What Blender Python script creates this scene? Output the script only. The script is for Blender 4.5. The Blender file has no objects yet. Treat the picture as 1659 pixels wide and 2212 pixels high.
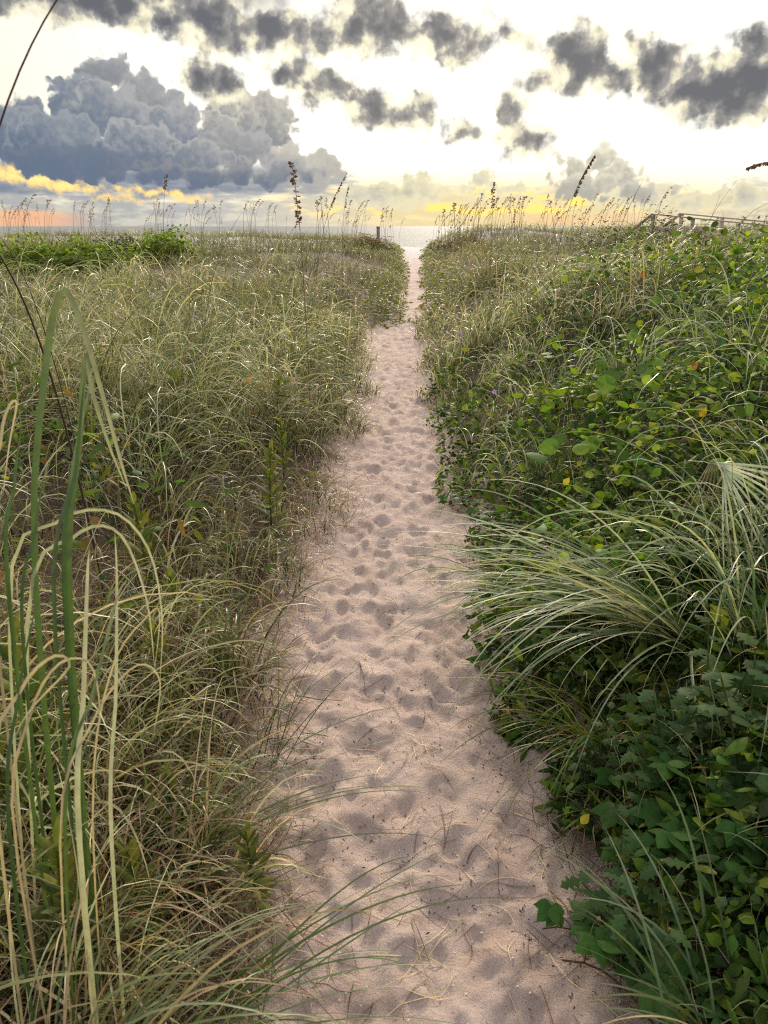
import bpy, math, random
import numpy as np

SC = bpy.context.scene
COL = SC.collection
PI = math.pi
rng = np.random.default_rng(11)
random.seed(5)

# ------------------------------------------------------------------ camera facts
CAM_Z = 1.60
PITCH = math.radians(21.0)
FPX = 1609.0                       # focal length in units of a 1659 x 2212 frame
CP, SP = math.cos(PITCH), math.sin(PITCH)

def ray(px, py):
    x = (px - 829.5) / FPX
    u = (1106.0 - py) / FPX
    return np.array([x, CP + u * SP, -SP + u * CP])

def at(px, py, t):
    """world point seen at a spot of the survey frame, t metres deep"""
    return np.array([0, 0, CAM_Z]) + t * ray(px, py)

def azel(px, py):
    d = ray(px, py)
    return math.degrees(math.atan2(d[0], d[1])), math.degrees(math.atan2(d[2], math.hypot(d[0], d[1])))

# ------------------------------------------------------------------ noise
def vnoise(x, y, seed=0):
    xi = np.floor(x).astype(np.int64); yi = np.floor(y).astype(np.int64)
    xf = x - xi; yf = y - yi
    def h(a, b):
        n = (a * 374761393 + b * 668265263 + seed * 982451653) & 0x7fffffff
        n = ((n ^ (n >> 13)) * 1274126177) & 0x7fffffff
        n = (n ^ (n >> 16)) & 0xffff
        return n / 65535.0
    u = xf * xf * (3 - 2 * xf); v = yf * yf * (3 - 2 * yf)
    a = h(xi, yi); b = h(xi + 1, yi); c = h(xi, yi + 1); d = h(xi + 1, yi + 1)
    return (a * (1 - u) + b * u) * (1 - v) + (c * (1 - u) + d * u) * v - 0.5

def fbm(x, y, seed=0, octv=4):
    r = 0; a = 1.0
    for k in range(octv):
        r = r + a * vnoise(x * 2 ** k + 17.3 * k, y * 2 ** k - 9.1 * k, seed + k)
        a *= 0.5
    return r

def sstep(a, b, x):
    t = np.clip((x - a) / (b - a), 0, 1)
    return t * t * (3 - 2 * t)

# ------------------------------------------------------------------ the lie of the land
def Redge(Y):
    return np.interp(Y, [0, 1, 2, 4, 7, 9, 12, 14, 17, 25, 41, 60], [.60, .58, .51, .43, .40, .36, .44, .66, .82, 1.15, 2.0, 4.0])
def Ledge(Y):
    return np.interp(Y, [0, 1, 2.3, 3, 4, 5.5, 7, 9, 12, 13, 14, 17, 25, 41, 60], [-.33, -.33, -.38, -.33, -.20, -.22, -.17, -.14, -.10, .24, .40, .50, .75, 1.0, -1.0])
def edge(X, Y):
    """signed distance outside the trodden sand (positive = among the plants)"""
    return np.maximum(X - Redge(Y), Ledge(Y) - X)

def H(X, Y):
    X = np.asarray(X, float); Y = np.asarray(Y, float)
    base = np.interp(Y, [-50, 0, 12, 20, 30, 40, 45, 50, 60, 75, 110, 200, 400], [.3, 0, 0, .08, .22, .42, .46, .25, -.7, -2.0, -2.7, -4.0, -9])
    dr = np.maximum(X - Redge(Y), 0); dl = np.maximum(Ledge(Y) - X, 0)
    Ar = np.interp(Y, [0, 2.5, 5.5, 8, 13, 20, 30, 38, 44, 52, 64], [.85, 1.05, 1.22, 1.10, .62, .55, .68, .90, .80, .35, 0])
    Al = np.interp(Y, [0, 3, 8, 12, 17, 22, 30, 37, 44, 52, 64], [.34, .30, .26, .32, .62, .55, .42, .46, .40, .25, 0])
    zr = Ar * np.tanh(dr * .52 / np.maximum(Ar, .05)) * sstep(0, .25, dr + .05)
    zl = Al * np.tanh(dl * .34 / np.maximum(Al, .05))
    e = np.maximum(dr, dl)
    lumps = fbm(X * .55, Y * .55, 3, 3) * (.16 + .12 * (X > 0)) * sstep(.1, 1.6, e) * np.where(Y > 60, 0, 1)
    lumps = lumps + fbm(X * .11, Y * .11, 8, 2) * .42 * sstep(2, 9, e) * np.where(Y > 60, 0, 1) * sstep(9, 20, Y)
    return base + zr + zl + lumps

# footprints and scuffs in the loose sand
FP = []
_y = 0.7
while _y < 15:
    for k in range(10):
        w0, w1 = float(Ledge(_y)), float(Redge(_y))
        cx = random.uniform(w0 + .02, w1 - .02)
        FP.append((cx, _y + random.uniform(-.15, .15), random.gauss(0, .35), random.uniform(.035, .12), random.uniform(.028, .060), random.uniform(.004, .014)))
    if random.random() < .55: FP.append((random.uniform(w0 + .10, w1 - .10), _y, random.gauss(0, .3), random.uniform(.11, .15), random.uniform(.048, .060), random.uniform(.012, .020)))
    _y += .16
def sand_detail(X, Y):
    Z = np.zeros_like(X)
    m = sstep(.35, -.05, edge(X, Y)) * sstep(18, 12, Y)
    for (cx, cy, r, a, b, dep) in FP:
        sel = (abs(X - cx) < .34) & (abs(Y - cy) < .34)
        if not sel.any(): continue
        x = X[sel] - cx; y = Y[sel] - cy
        c, s = math.cos(r), math.sin(r)
        u = (x * s + y * c) / a; v = (x * c - y * s) / b
        wob = 1 + .35 * vnoise(X[sel] * 22, Y[sel] * 22, 40)
        d = np.sqrt(u * u + v * v + .0) * wob
        Z[sel] += dep * (-np.exp(-(d ** 2.3) * .9) + .45 * np.exp(-((d - 1.45) / .36) ** 2) * (1 + .5 * np.sign(-u)))
    Z = Z * m
    Z += m * (fbm(X * 6.5, Y * 6.5, 21, 4) * .034 + fbm(X * 17, Y * 17, 25, 5) * .017)
    mid = sstep(10, 16, Y) * sstep(52, 44, Y) * sstep(.4, -.1, edge(X, Y))
    Z += mid * fbm(X * 3.2, Y * 2.2, 33, 3) * .07
    return Z

# ------------------------------------------------------------------ mesh building
def mesh_from(name, V, F, C=None, smooth=True):
    V = np.asarray(V, np.float32); F = np.asarray(F, np.int32)
    me = bpy.data.meshes.new(name)
    me.vertices.add(len(V)); me.vertices.foreach_set('co', V.ravel())
    k = F.shape[1]
    me.loops.add(F.size); me.loops.foreach_set('vertex_index', F.ravel())
    me.polygons.add(len(F))
    me.polygons.foreach_set('loop_start', np.arange(0, F.size, k, dtype=np.int32))
    me.polygons.foreach_set('loop_total', np.full(len(F), k, np.int32))
    me.polygons.foreach_set('use_smooth', np.full(len(F), smooth, bool))
    me.update(calc_edges=True)
    if C is not None:
        a = me.attributes.new('tint', 'FLOAT_COLOR', 'POINT')
        C = np.asarray(C, np.float32)
        if C.shape[1] == 3: C = np.hstack([C, np.ones((len(C), 1), np.float32)])
        a.data.foreach_set('color', C.ravel())
    me.validate()
    return me

class Geo:
    """collects ribbons, tubes and boxes that become ONE mesh"""
    def __init__(s): s.V = []; s.F = []; s.C = []; s.n = 0
    def add(s, V, F, C):
        s.V.append(V); s.F.append(F + s.n); s.C.append(C); s.n += len(V)
    def ribbons(s, P, side, hw, col, fold=0.0):
        """P (n,k,3) centre lines, side (n,k,3), hw (n,k) half widths, col (n,k,3)"""
        n, k, _ = P.shape
        if fold:
            T = np.gradient(P, axis=1); T /= np.linalg.norm(T, axis=2, keepdims=True) + 1e-9
            N = np.cross(T, side)
            L = P - side * hw[..., None] + N * (hw * fold)[..., None]
            R = P + side * hw[..., None] + N * (hw * fold)[..., None]
            V = np.stack([L, P, R], 2); m = 3
            ec = np.stack([.86 + .2 * rng.random((n, 1)), np.ones((n, 1)), .9 + .24 * rng.random((n, 1))], 2)[..., None]
        else:
            V = np.stack([P - side * hw[..., None], P + side * hw[..., None]], 2); m = 2
        idx = np.arange(n * k * m).reshape(n, k, m)
        q = [np.stack([idx[:, :-1, j], idx[:, :-1, j + 1], idx[:, 1:, j + 1], idx[:, 1:, j]], -1).reshape(-1, 4) for j in range(m - 1)]
        s_ = np.broadcast_to(np.linspace(0, 1, k)[None, :, None, None], (n, k, m, 1))
        CC = np.repeat(col[:, :, None, :], m, 2)
        if m == 3: CC = CC * ec
        C = np.concatenate([CC, s_], -1).reshape(-1, 4)
        s.add(V.reshape(-1, 3), np.concatenate(q), C)
    def tube(s, pts, r, col, sides=6):
        pts = np.asarray(pts, float); k = len(pts)
        r = np.broadcast_to(np.asarray(r, float), (k,))
        T = np.gradient(pts, axis=0); T /= np.linalg.norm(T, axis=1, keepdims=True) + 1e-9
        ref = np.array([0.31, 0.17, 0.93]) if abs(T[0][2]) < .8 else np.array([1.0, .2, 0])
        A = np.cross(T, ref); A /= np.linalg.norm(A, axis=1, keepdims=True); B = np.cross(T, A)
        an = np.linspace(0, 2 * PI, sides, endpoint=False)
        V = pts[:, None] + r[:, None, None] * (A[:, None] * np.cos(an)[None, :, None] + B[:, None] * np.sin(an)[None, :, None])
        idx = np.arange(k * sides).reshape(k, sides); nx = np.roll(idx, -1, 1)
        F = np.stack([idx[:-1], nx[:-1], nx[1:], idx[1:]], -1).reshape(-1, 4)
        C = np.ones((k, sides, 4)); C[..., :3] = np.asarray(col); C[..., 3] = np.linspace(0, 1, k)[:, None]
        s.add(V.reshape(-1, 3), F, C.reshape(-1, 4))
    def bar(s, a, b, w, h, col, up=(0, 0, 1)):
        """a sawn timber from a to b, w wide and h high, with eased arrises"""
        a = np.asarray(a, float); b = np.asarray(b, float); t = b - a; L = np.linalg.norm(t); t /= L
        up = np.asarray(up, float); sd = np.cross(t, up); sd /= np.linalg.norm(sd); up = np.cross(sd, t)
        c = min(w, h) * .12
        ring = [(-w/2+c, -h/2), (w/2-c, -h/2), (w/2, -h/2+c), (w/2, h/2-c), (w/2-c, h/2), (-w/2+c, h/2), (-w/2, h/2-c), (-w/2, -h/2+c)]
        rows = []
        for d, k in ((0, .8), (0.004, 1), (L - .004, 1), (L, .8)):
            rows.append([a + t * d + sd * x * k + up * y * k for x, y in ring])
        V = np.array(rows).reshape(-1, 3); idx = np.arange(32).reshape(4, 8); nx = np.roll(idx, -1, 1)
        F = np.stack([idx[:-1], nx[:-1], nx[1:], idx[1:]], -1).reshape(-1, 4)
        cap = []
        for r_ in (idx[0][::-1], idx[3]):
            cap += [[r_[0], r_[1], r_[2], r_[3]], [r_[0], r_[3], r_[4], r_[7]], [r_[4], r_[5], r_[6], r_[7]]]
        F = np.concatenate([F, np.array(cap)])
        C = np.ones((32, 4)); C[:, :3] = col
        s.add(V, F, C)
    def build(s, name, mat, parent=None, smooth=True):
        me = mesh_from(name, np.concatenate(s.V), np.concatenate(s.F), np.concatenate(s.C), smooth)
        me.materials.append(mat)
        o = bpy.data.objects.new(name, me); COL.objects.link(o)
        if parent is not None: o.parent = parent
        return o

def tag(o, label=None, cat=None, group=None, kind=None):
    if label: o['label'] = label
    if cat: o['category'] = cat
    if group: o['group'] = group
    if kind: o['kind'] = kind
    return o
def empty(name, loc=(0, 0, 0), rz=0.0):
    o = bpy.data.objects.new(name, None); COL.objects.link(o)
    o.empty_display_size = .05
    o.location = tuple(float(v) for v in loc); o.rotation_euler = (0, 0, rz)
    return o
def copy_tree(o, parent=None):
    c = o.copy(); COL.objects.link(c); c.parent = parent
    for ch in list(o.children): copy_tree(ch, c)
    return c

# ------------------------------------------------------------------ curves for blades and leaves
def curves(root, L, phi, th0, kap, k=8, p=1.5, dphi=0.0, tw0=0.0, tw1=0.0):
    """n arching centre lines; angles from vertical th0 growing by kap towards the tip"""
    root = np.asarray(root, float); n = len(root)
    f = lambda v: np.broadcast_to(np.asarray(v, float), (n,))[:, None]
    L, phi, th0, kap, p, dphi, tw0, tw1 = map(f, (L, phi, th0, kap, p, dphi, tw0, tw1))
    s = (np.arange(k - 1) + .5)[None] / (k - 1)
    th = th0 + kap * s ** p; ph = phi + dphi * s
    d = np.stack([np.sin(th) * np.cos(ph), np.sin(th) * np.sin(ph), np.cos(th)], -1) * (L / (k - 1))[..., None]
    P = np.concatenate([np.zeros((n, 1, 3)), np.cumsum(d, 1)], 1) + root[:, None]
    sn = np.linspace(0, 1, k)[None]
    th = th0 + kap * sn ** p; ph = phi + dphi * sn
    T = np.stack([np.sin(th) * np.cos(ph), np.sin(th) * np.sin(ph), np.cos(th)], -1)
    S = np.stack([-np.sin(ph), np.cos(ph), np.zeros_like(ph)], -1)
    U = np.cross(T, S); a = tw0 + tw1 * sn
    side = S * np.cos(a)[..., None] + U * np.sin(a)[..., None]
    return P, side, sn
def blade_w(k, w, n, root=.55):
    s = np.linspace(0, 1, k)
    prof = (root + (1 - root) * np.minimum(s / .25, 1)) * np.clip(1 - s ** 2.2, 0, 1) ** .8 + .02
    return prof[None] * np.broadcast_to(np.asarray(w, float), (n,))[:, None] * .5
def pal(n, cols, wts, jit=.18):
    cols = np.asarray(cols); wts = np.asarray(wts, float); wts /= wts.sum()
    c = cols[rng.choice(len(cols), n, p=wts)]
    return c * (1 + jit * rng.standard_normal((n, 1))).clip(.5, 1.6) * (1 + jit * .35 * rng.standard_normal((n, 3))).clip(.6, 1.4)
def grade(c, tip, s, a=.5, pw=2.0):
    """root-to-tip drift of the pigment"""
    m = (s ** pw * a)[..., None]
    return c[:, None, :] * (1 - m) + np.asarray(tip) * m
def off_ground(P, lift=.006):
    n, k, _ = P.shape
    g = H(P[..., 0].ravel(), P[..., 1].ravel()).reshape(n, k) + lift
    P[..., 2] = np.maximum(P[..., 2], g + rng.random((n, 1)) * .02)
    return P
def clear_of_camera(P, rad=.55):
    d = np.linalg.norm(P - np.array([0, 0, CAM_Z]), axis=2).min(1)
    ax = np.abs(P[..., 0]); low = (P[..., 2] < 2.2)
    return d > rad

GREEN = (.064, .112, .018); DGREEN = (.024, .046, .013); BGREEN = (.075, .125, .058); OLIVE = (.160, .160, .036)
STRAW = (.50, .38, .22); PALE = (.46, .45, .25); BROWN = (.150, .085, .050); LIME = (.17, .24, .045); RED = (.26, .09, .045)
# ------------------------------------------------------------------ materials
class NT:
    def __init__(s, tree): s.t = tree; s.n = tree.nodes; s.l = tree.links
    def node(s, typ, **kw):
        n = s.n.new(typ)
        for k, v in kw.items(): setattr(n, k, v)
        return n
    def put(s, sock, v):
        if v is None: return
        if isinstance(v, bpy.types.NodeSocket): s.l.new(v, sock)
        elif isinstance(v, (tuple, list)) and sock.type == 'RGBA' and len(v) == 3: sock.default_value = (*v, 1)
        else: sock.default_value = v
    def m(s, op, a, b=None, c=None, clamp=False):
        n = s.node('ShaderNodeMath', operation=op, use_clamp=clamp)
        for i, v in enumerate((a, b, c)): s.put(n.inputs[i], v)
        return n.outputs[0]
    def vm(s, op, a, b=None):
        n = s.node('ShaderNodeVectorMath', operation=op)
        s.put(n.inputs[0], a)
        if b is not None: s.put(n.inputs['Scale'] if op == 'SCALE' else n.inputs[1], b)
        return n.outputs['Value'] if op in ('LENGTH', 'DOT_PRODUCT') else n.outputs[0]
    def mix(s, f, a, b, blend='MIX'):
        n = s.node('ShaderNodeMix', data_type='RGBA', blend_type=blend)
        s.put(n.inputs[0], f); s.put(n.inputs[6], a); s.put(n.inputs[7], b)
        return n.outputs[2]
    def noise(s, vec, scale, detail=4, rough=.55, dist=0, out='Fac', dim='3D'):
        n = s.node('ShaderNodeTexNoise', noise_dimensions=dim)
        if vec is not None: s.l.new(vec, n.inputs['Vector'])
        n.inputs['Scale'].default_value = scale; n.inputs['Detail'].default_value = detail
        n.inputs['Roughness'].default_value = rough; n.inputs['Distortion'].default_value = dist
        return n.outputs[out]
    def ramp(s, f, stops, interp='LINEAR'):
        n = s.node('ShaderNodeValToRGB'); r = n.color_ramp; r.interpolation = interp
        while len(r.elements) < len(stops): r.elements.new(.5)
        for e, (p, c) in zip(r.elements, stops):
            e.position = p; e.color = (*c, 1) if len(c) == 3 else c
        s.put(n.inputs[0], f)
        return n.outputs[0]
    def sm(s, x, a, b):
        n = s.node('ShaderNodeMapRange', interpolation_type='SMOOTHSTEP')
        s.put(n.inputs[0], x); s.put(n.inputs[1], a); s.put(n.inputs[2], b)
        return n.outputs[0]
def new_mat(name):
    m = bpy.data.materials.new(name); m.use_nodes = True
    t = NT(m.node_tree); t.n.clear()
    out = t.node('ShaderNodeOutputMaterial')
    return m, t, out
def plant_mat(name, rough=.45, trans=.30, spec=.45, mottle=.35, scale=40, tgain=(1.25, 1.35, .65)):
    m, t, out = new_mat(name)
    at_ = t.node('ShaderNodeAttribute', attribute_name='tint')
    geo = t.node('ShaderNodeNewGeometry')
    n = t.noise(geo.outputs['Position'], scale, 3, .6)
    f = t.m('MULTIPLY_ADD', t.m('SUBTRACT', n, .5), mottle * 2, 1.0)
    col = t.vm('SCALE', at_.outputs['Color'], f)
    b = t.node('ShaderNodeBsdfPrincipled')
    t.l.new(col, b.inputs['Base Color'])
    b.inputs['Roughness'].default_value = rough; b.inputs['Specular IOR Level'].default_value = spec
    tr = t.node('ShaderNodeBsdfTranslucent')
    t.l.new(t.vm('MULTIPLY', col, tgain), tr.inputs['Color'])
    mx = t.node('ShaderNodeMixShader'); mx.inputs[0].default_value = trans
    t.l.new(b.outputs[0], mx.inputs[1]); t.l.new(tr.outputs[0], mx.inputs[2])
    t.l.new(mx.outputs[0], out.inputs[0])
    return m
M_GRASS = plant_mat('grass_blades', .46, .28, .45, .42, 34, (1.15, 1.2, .75))
M_LEAF = plant_mat('leaves', .60, .40, .13, .45, 70, (1.3, 1.25, .5))
M_DRY = plant_mat('dry_stems', .6, .12, .25, .35, 60, (1, 1, 1))
M_FLOWER = plant_mat('petals', .5, .35, .2, .15, 90, (1, 1, 1))

def sand_material():
    m, t, out = new_mat('beach_sand')
    geo = t.node('ShaderNodeNewGeometry'); P = geo.outputs['Position']
    at_ = t.node('ShaderNodeAttribute', attribute_name='tint')
    sep = t.node('ShaderNodeSeparateColor'); t.l.new(at_.outputs['Color'], sep.inputs[0])
    litter, far, dent = sep.outputs[0], sep.outputs[1], sep.outputs[2]
    n1 = t.noise(P, 5, 6, .6); n2 = t.noise(P, 160, 4, .7); n3 = t.noise(P, 900, 2, .6)
    c = t.mix(t.sm(n1, .3, .7), (.490, .362, .305), (.610, .475, .410))
    c = t.mix(t.m('MULTIPLY', t.sm(n2, .35, .75), .35), c, (.55, .44, .40))
    c = t.mix(t.m('MULTIPLY', dent, .06), c, (.27, .205, .19))                      # faint shade of the prints painted into the sand colour
    speck = t.sm(t.noise(P, 420, 1, .5), .70, .76)
    c = t.mix(t.m('MULTIPLY', speck, .7), c, (.10, .075, .06))
    sh = t.sm(t.noise(P, 300, 1, .5), .745, .77)
    c = t.mix(t.m('MULTIPLY', sh, .8), c, (.62, .56, .50))
    lt = t.sm(t.m('ADD', litter, t.m('MULTIPLY', t.m('SUBTRACT', t.noise(P, 14, 5, .7), .5), .9)), .30, .75)
    lc = t.mix(t.sm(t.noise(P, 45, 4, .7), .35, .65), (.045, .030, .020), (.130, .090, .060))  # brown plant litter, darkened to stand in for shade among the plants
    c = t.mix(t.m('MULTIPLY', lt, .9), c, lc)
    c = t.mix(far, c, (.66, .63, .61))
    b = t.node('ShaderNodeBsdfPrincipled'); t.l.new(c, b.inputs['Base Color'])
    b.inputs['Roughness'].default_value = .95; b.inputs['Specular IOR Level'].default_value = .15
    h = t.m('ADD', t.m('MULTIPLY', n2, 1.0), t.m('MULTIPLY', n3, .5))
    h = t.m('ADD', h, t.m('MULTIPLY', t.noise(P, 45, 4, .6), 1.6))
    bp = t.node('ShaderNodeBump'); bp.inputs['Strength'].default_value = .8; bp.inputs['Distance'].default_value = .010
    t.l.new(h, bp.inputs['Height']); t.l.new(bp.outputs[0], b.inputs['Normal'])
    t.l.new(b.outputs[0], out.inputs[0])
    return m
def sea_material():
    m, t, out = new_mat('sea_water')
    geo = t.node('ShaderNodeNewGeometry'); P = geo.outputs['Position']
    mp = t.node('ShaderNodeMapping'); t.l.new(P, mp.inputs[0]); mp.inputs['Scale'].default_value = (.10, .22, 1)
    n = t.noise(mp.outputs[0], 1.0, 7, .62)
    mp2 = t.node('ShaderNodeMapping'); t.l.new(P, mp2.inputs[0]); mp2.inputs['Scale'].default_value = (.02, .07, 1)
    n2 = t.noise(mp2.outputs[0], 1.0, 4, .6)
    b = t.node('ShaderNodeBsdfPrincipled')
    foam = t.m('MULTIPLY', t.sm(n, .62, .70), t.sm(n2, .5, .6))
    t.l.new(t.mix(foam, (.27, .275, .265), (.75, .75, .72)), b.inputs['Base Color'])
    b.inputs['Roughness'].default_value = .55; b.inputs['IOR'].default_value = 1.1; b.inputs['Specular IOR Level'].default_value = .05
    bp = t.node('ShaderNodeBump'); bp.inputs['Strength'].default_value = 1.0; bp.inputs['Distance'].default_value = 1.4
    t.l.new(t.m('ADD', n, n2), bp.inputs['Height']); t.l.new(bp.outputs[0], b.inputs['Normal'])
    t.l.new(b.outputs[0], out.inputs[0])
    return m
def wood_material():
    m, t, out = new_mat('weathered_timber')
    geo = t.node('ShaderNodeNewGeometry')
    at_ = t.node('ShaderNodeAttribute', attribute_name='tint')
    mp = t.node('ShaderNodeMapping'); t.l.new(geo.outputs['Position'], mp.inputs[0]); mp.inputs['Scale'].default_value = (3, 3, 14)
    n = t.noise(mp.outputs[0], 2.5, 6, .65)
    c = t.vm('SCALE', at_.outputs['Color'], t.m('MULTIPLY_ADD', t.m('SUBTRACT', n, .5), .9, 1.0))
    b = t.node('ShaderNodeBsdfPrincipled'); t.l.new(c, b.inputs['Base Color']); b.inputs['Roughness'].default_value = .85
    bp = t.node('ShaderNodeBump'); bp.inputs['Strength'].default_value = .4; bp.inputs['Distance'].default_value = .004
    t.l.new(n, bp.inputs['Height']); t.l.new(bp.outputs[0], b.inputs['Normal'])
    t.l.new(b.outputs[0], out.inputs[0])
    return m
M_SAND = sand_material(); M_SEA = sea_material(); M_WOOD = wood_material()

# ------------------------------------------------------------------ ground and sea
def axis_x():
    c = np.arange(-.80, .95, .0125)
    step = .0125; r = [c[-1]]; l = [c[0]]
    while r[-1] < 4000:
        step = min(step * 1.06, max(.25, (r[-1]) * .09)); r.append(r[-1] + step); l.append(l[-1] - step)
    return np.concatenate([np.array(l[1:])[::-1], c, np.array(r[1:])])
def axis_y():
    y = [.7]; b = [.7]
    while y[-1] < 420: y.append(y[-1] + max(.0115, .0065 * y[-1] if y[-1] < 50 else .05 * y[-1]))
    s = .03
    while b[-1] > -3000: b.append(b[-1] - s); s *= 1.25
    return np.concatenate([np.array(b[1:])[::-1], np.array(y)])
ax, ay = axis_x(), axis_y()
GX, GY = np.meshgrid(ax, ay)
gx, gy = GX.ravel(), GY.ravel()
det = sand_detail(gx, gy)
gz = H(gx, gy) + det
e_ = edge(gx, gy) + fbm(gx * 3.5, gy * 3.5, 77, 3) * .16
lit = sstep(-.06, .42, e_) * np.where(gy > 62, 0, 1)
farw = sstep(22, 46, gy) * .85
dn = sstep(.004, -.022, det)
idx = np.arange(len(gx)).reshape(GX.shape)
F = np.stack([idx[:-1, :-1], idx[:-1, 1:], idx[1:, 1:], idx[1:, :-1]], -1).reshape(-1, 4)
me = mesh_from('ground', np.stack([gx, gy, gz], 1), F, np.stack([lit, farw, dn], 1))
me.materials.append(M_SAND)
ground = bpy.data.objects.new('ground', me); COL.objects.link(ground)
tag(ground, 'pinkish sand ground with a trodden footpath running to the sea', 'sand', kind='structure')

SEA_Z = -2.35
sx = np.concatenate([-np.geomspace(9000, 20, 40), np.linspace(-18, 18, 10), np.geomspace(20, 9000, 40)])
sy = np.geomspace(80, 14000, 90)
SX, SY = np.meshgrid(sx, sy)
sz = SEA_Z + .16 * fbm(SX.ravel() * .05, SY.ravel() * .16, 91, 3) * sstep(4000, 600, SY.ravel())
idx = np.arange(SX.size).reshape(SX.shape)
F = np.stack([idx[:-1, :-1], idx[:-1, 1:], idx[1:, 1:], idx[1:, :-1]], -1).reshape(-1, 4)
me = mesh_from('sea', np.stack([SX.ravel(), SY.ravel(), sz], 1), F)
me.materials.append(M_SEA)
sea = bpy.data.objects.new('sea', me); COL.objects.link(sea)
tag(sea, 'grey choppy sea reaching the horizon beyond the dunes', 'sea', kind='structure')
# ------------------------------------------------------------------ sky, sun, camera
NT.noise.__defaults__ = NT.noise.__defaults__[:-1] + ('2D',)
SUN_AZ, SUN_EL = 6.0, 21.0
W = bpy.data.worlds.new('World'); SC.world = W; W.use_nodes = True
t = NT(W.node_tree); t.n.clear()
wout = t.node('ShaderNodeOutputWorld')
tc = t.node('ShaderNodeTexCoord')
Dv = t.vm('NORMALIZE', tc.outputs['Generated'])
sp = t.node('ShaderNodeSeparateXYZ'); t.l.new(Dv, sp.inputs[0])
az = t.m('MULTIPLY', t.m('ARCTAN2', sp.outputs[0], sp.outputs[1]), 180 / PI)
el = t.m('MULTIPLY', t.m('ARCSINE', sp.outputs[2]), 180 / PI)
cb = t.node('ShaderNodeCombineXYZ'); t.l.new(az, cb.inputs[0]); t.l.new(el, cb.inputs[1])
PV = cb.outputs[0]

def group(name, blobs, warp, wscale, bill, bscale, bdet, fine, fscale, bias=0.0):
    """a node group: direction (az, el) in degrees -> signed thickness of one family of clouds"""
    g = bpy.data.node_groups.new(name, 'ShaderNodeTree')
    g.interface.new_socket('P', in_out='INPUT', socket_type='NodeSocketVector')
    g.interface.new_socket('D', in_out='OUTPUT', socket_type='NodeSocketFloat')
    q = NT(g); gi = q.node('NodeGroupInput'); go = q.node('NodeGroupOutput')
    p = gi.outputs[0]
    w = q.vm('SCALE', q.vm('SUBTRACT', q.noise(p, wscale, 3, .55, out='Color'), (.5, .5, .5)), warp * 2)
    pw = q.vm('ADD', p, w)
    cur = None
    for (px, py, rx, ry, rot) in blobs:
        a, e = azel(px, py); a1, _ = azel(px + rx, py); _, e1 = azel(px, py - ry)
        mp = q.node('ShaderNodeMapping', vector_type='TEXTURE')
        q.l.new(pw, mp.inputs[0])
        RX, RY = max(.05, a1 - a), max(.05, e1 - e)
        mp.inputs['Location'].default_value = (a, e, 0); mp.inputs['Rotation'].default_value = (0, 0, math.radians(rot))
        mp.inputs['Scale'].default_value = (RX, RY, 1)
        d = q.m('MULTIPLY', q.m('SUBTRACT', 1.0, q.vm('LENGTH', mp.outputs[0])), min(RX, RY))
        cur = d if cur is None else q.m('SMOOTH_MAX', cur, d, .35)
    v = q.node('ShaderNodeTexVoronoi', feature='F1', voronoi_dimensions='2D'); q.l.new(pw, v.inputs['Vector'])
    v.inputs['Scale'].default_value = bscale; v.inputs['Detail'].default_value = bdet; v.inputs['Roughness'].default_value = .45
    v.normalize = True
    d = q.m('ADD', cur, q.m('MULTIPLY', q.m('SUBTRACT', .36, v.outputs['Distance']), bill))
    d = q.m('ADD', d, q.m('MULTIPLY', q.m('SUBTRACT', q.noise(p, fscale, 6, .6), .5), fine))
    q.l.new(q.m('ADD', d, bias), go.inputs[0])
    return g
def use(g, p):
    n = t.node('ShaderNodeGroup'); n.node_tree = g; t.l.new(p, n.inputs[0]); return n.outputs[0]

# backlit puffs high up                px   py   rx  ry  tilt
UP = [(140, 0, 380, 52, 0), (440, 45, 180, 62, -12), (610, 70, 150, 50, 0), (800, 50, 95, 75, 0), (960, 85, 100, 55, -10),
      (430, 160, 38, 50, 0), (480, 185, 50, 45, 0), (690, 185, 95, 40, -14), (640, 150, 35, 40, 0), (800, 235, 62, 38, -10), (870, 250, 60, 30, 0), (915, 240, 26, 45, 0), (1003, 287, 34, 24, -8),
      (1110, 75, 52, 17, -32), (1098, 240, 34, 50, -8), (1130, 300, 66, 36, -10), (1185, 175, 52, 34, 0), (1248, 125, 72, 78, 0), (1330, 160, 80, 40, 0), (1380, 110, 40, 26, 0),
      (1418, 150, 62, 74, 0), (1490, 190, 85, 66, 0), (1590, 190, 115, 92, 0), (1640, 115, 70, 60, 0)]
G_UP = group('cloud_puffs', UP, .75, .6, 1.25, .80, 2.4, .95, 1.1, bias=.10)
# pale cumulus low over the sea on the right, and small stuff along the horizon
LOW = [(1400, 425, 120, 20, 0), (1040, 390, 34, 22, 0), (1090, 407, 60, 12, 0), (880, 420, 95, 28, 0), (905, 395, 40, 20, 0), (800, 425, 90, 30, 0),
       (1610, 425, 60, 30, 0), (1500, 440, 70, 14, 0), (1010, 425, 40, 7, 0)]
G_LOW = group('cloud_low', LOW, .5, .7, 1.25, .95, 4, .9, 1.4)
# gaps where the low light breaks through
GAP = [(60, 380, 100, 22, -4), (150, 400, 60, 16, 0), (330, 415, 85, 8, -4), (250, 428, 40, 5, 0), (380, 434, 50, 5, 0)]
G_GAP = group('cloud_gap', GAP, .35, .8, .5, 1.2, 3, .9, 1.3)

dUp, dLow, dGap = use(G_UP, PV), use(G_LOW, PV), use(G_GAP, PV)
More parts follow.
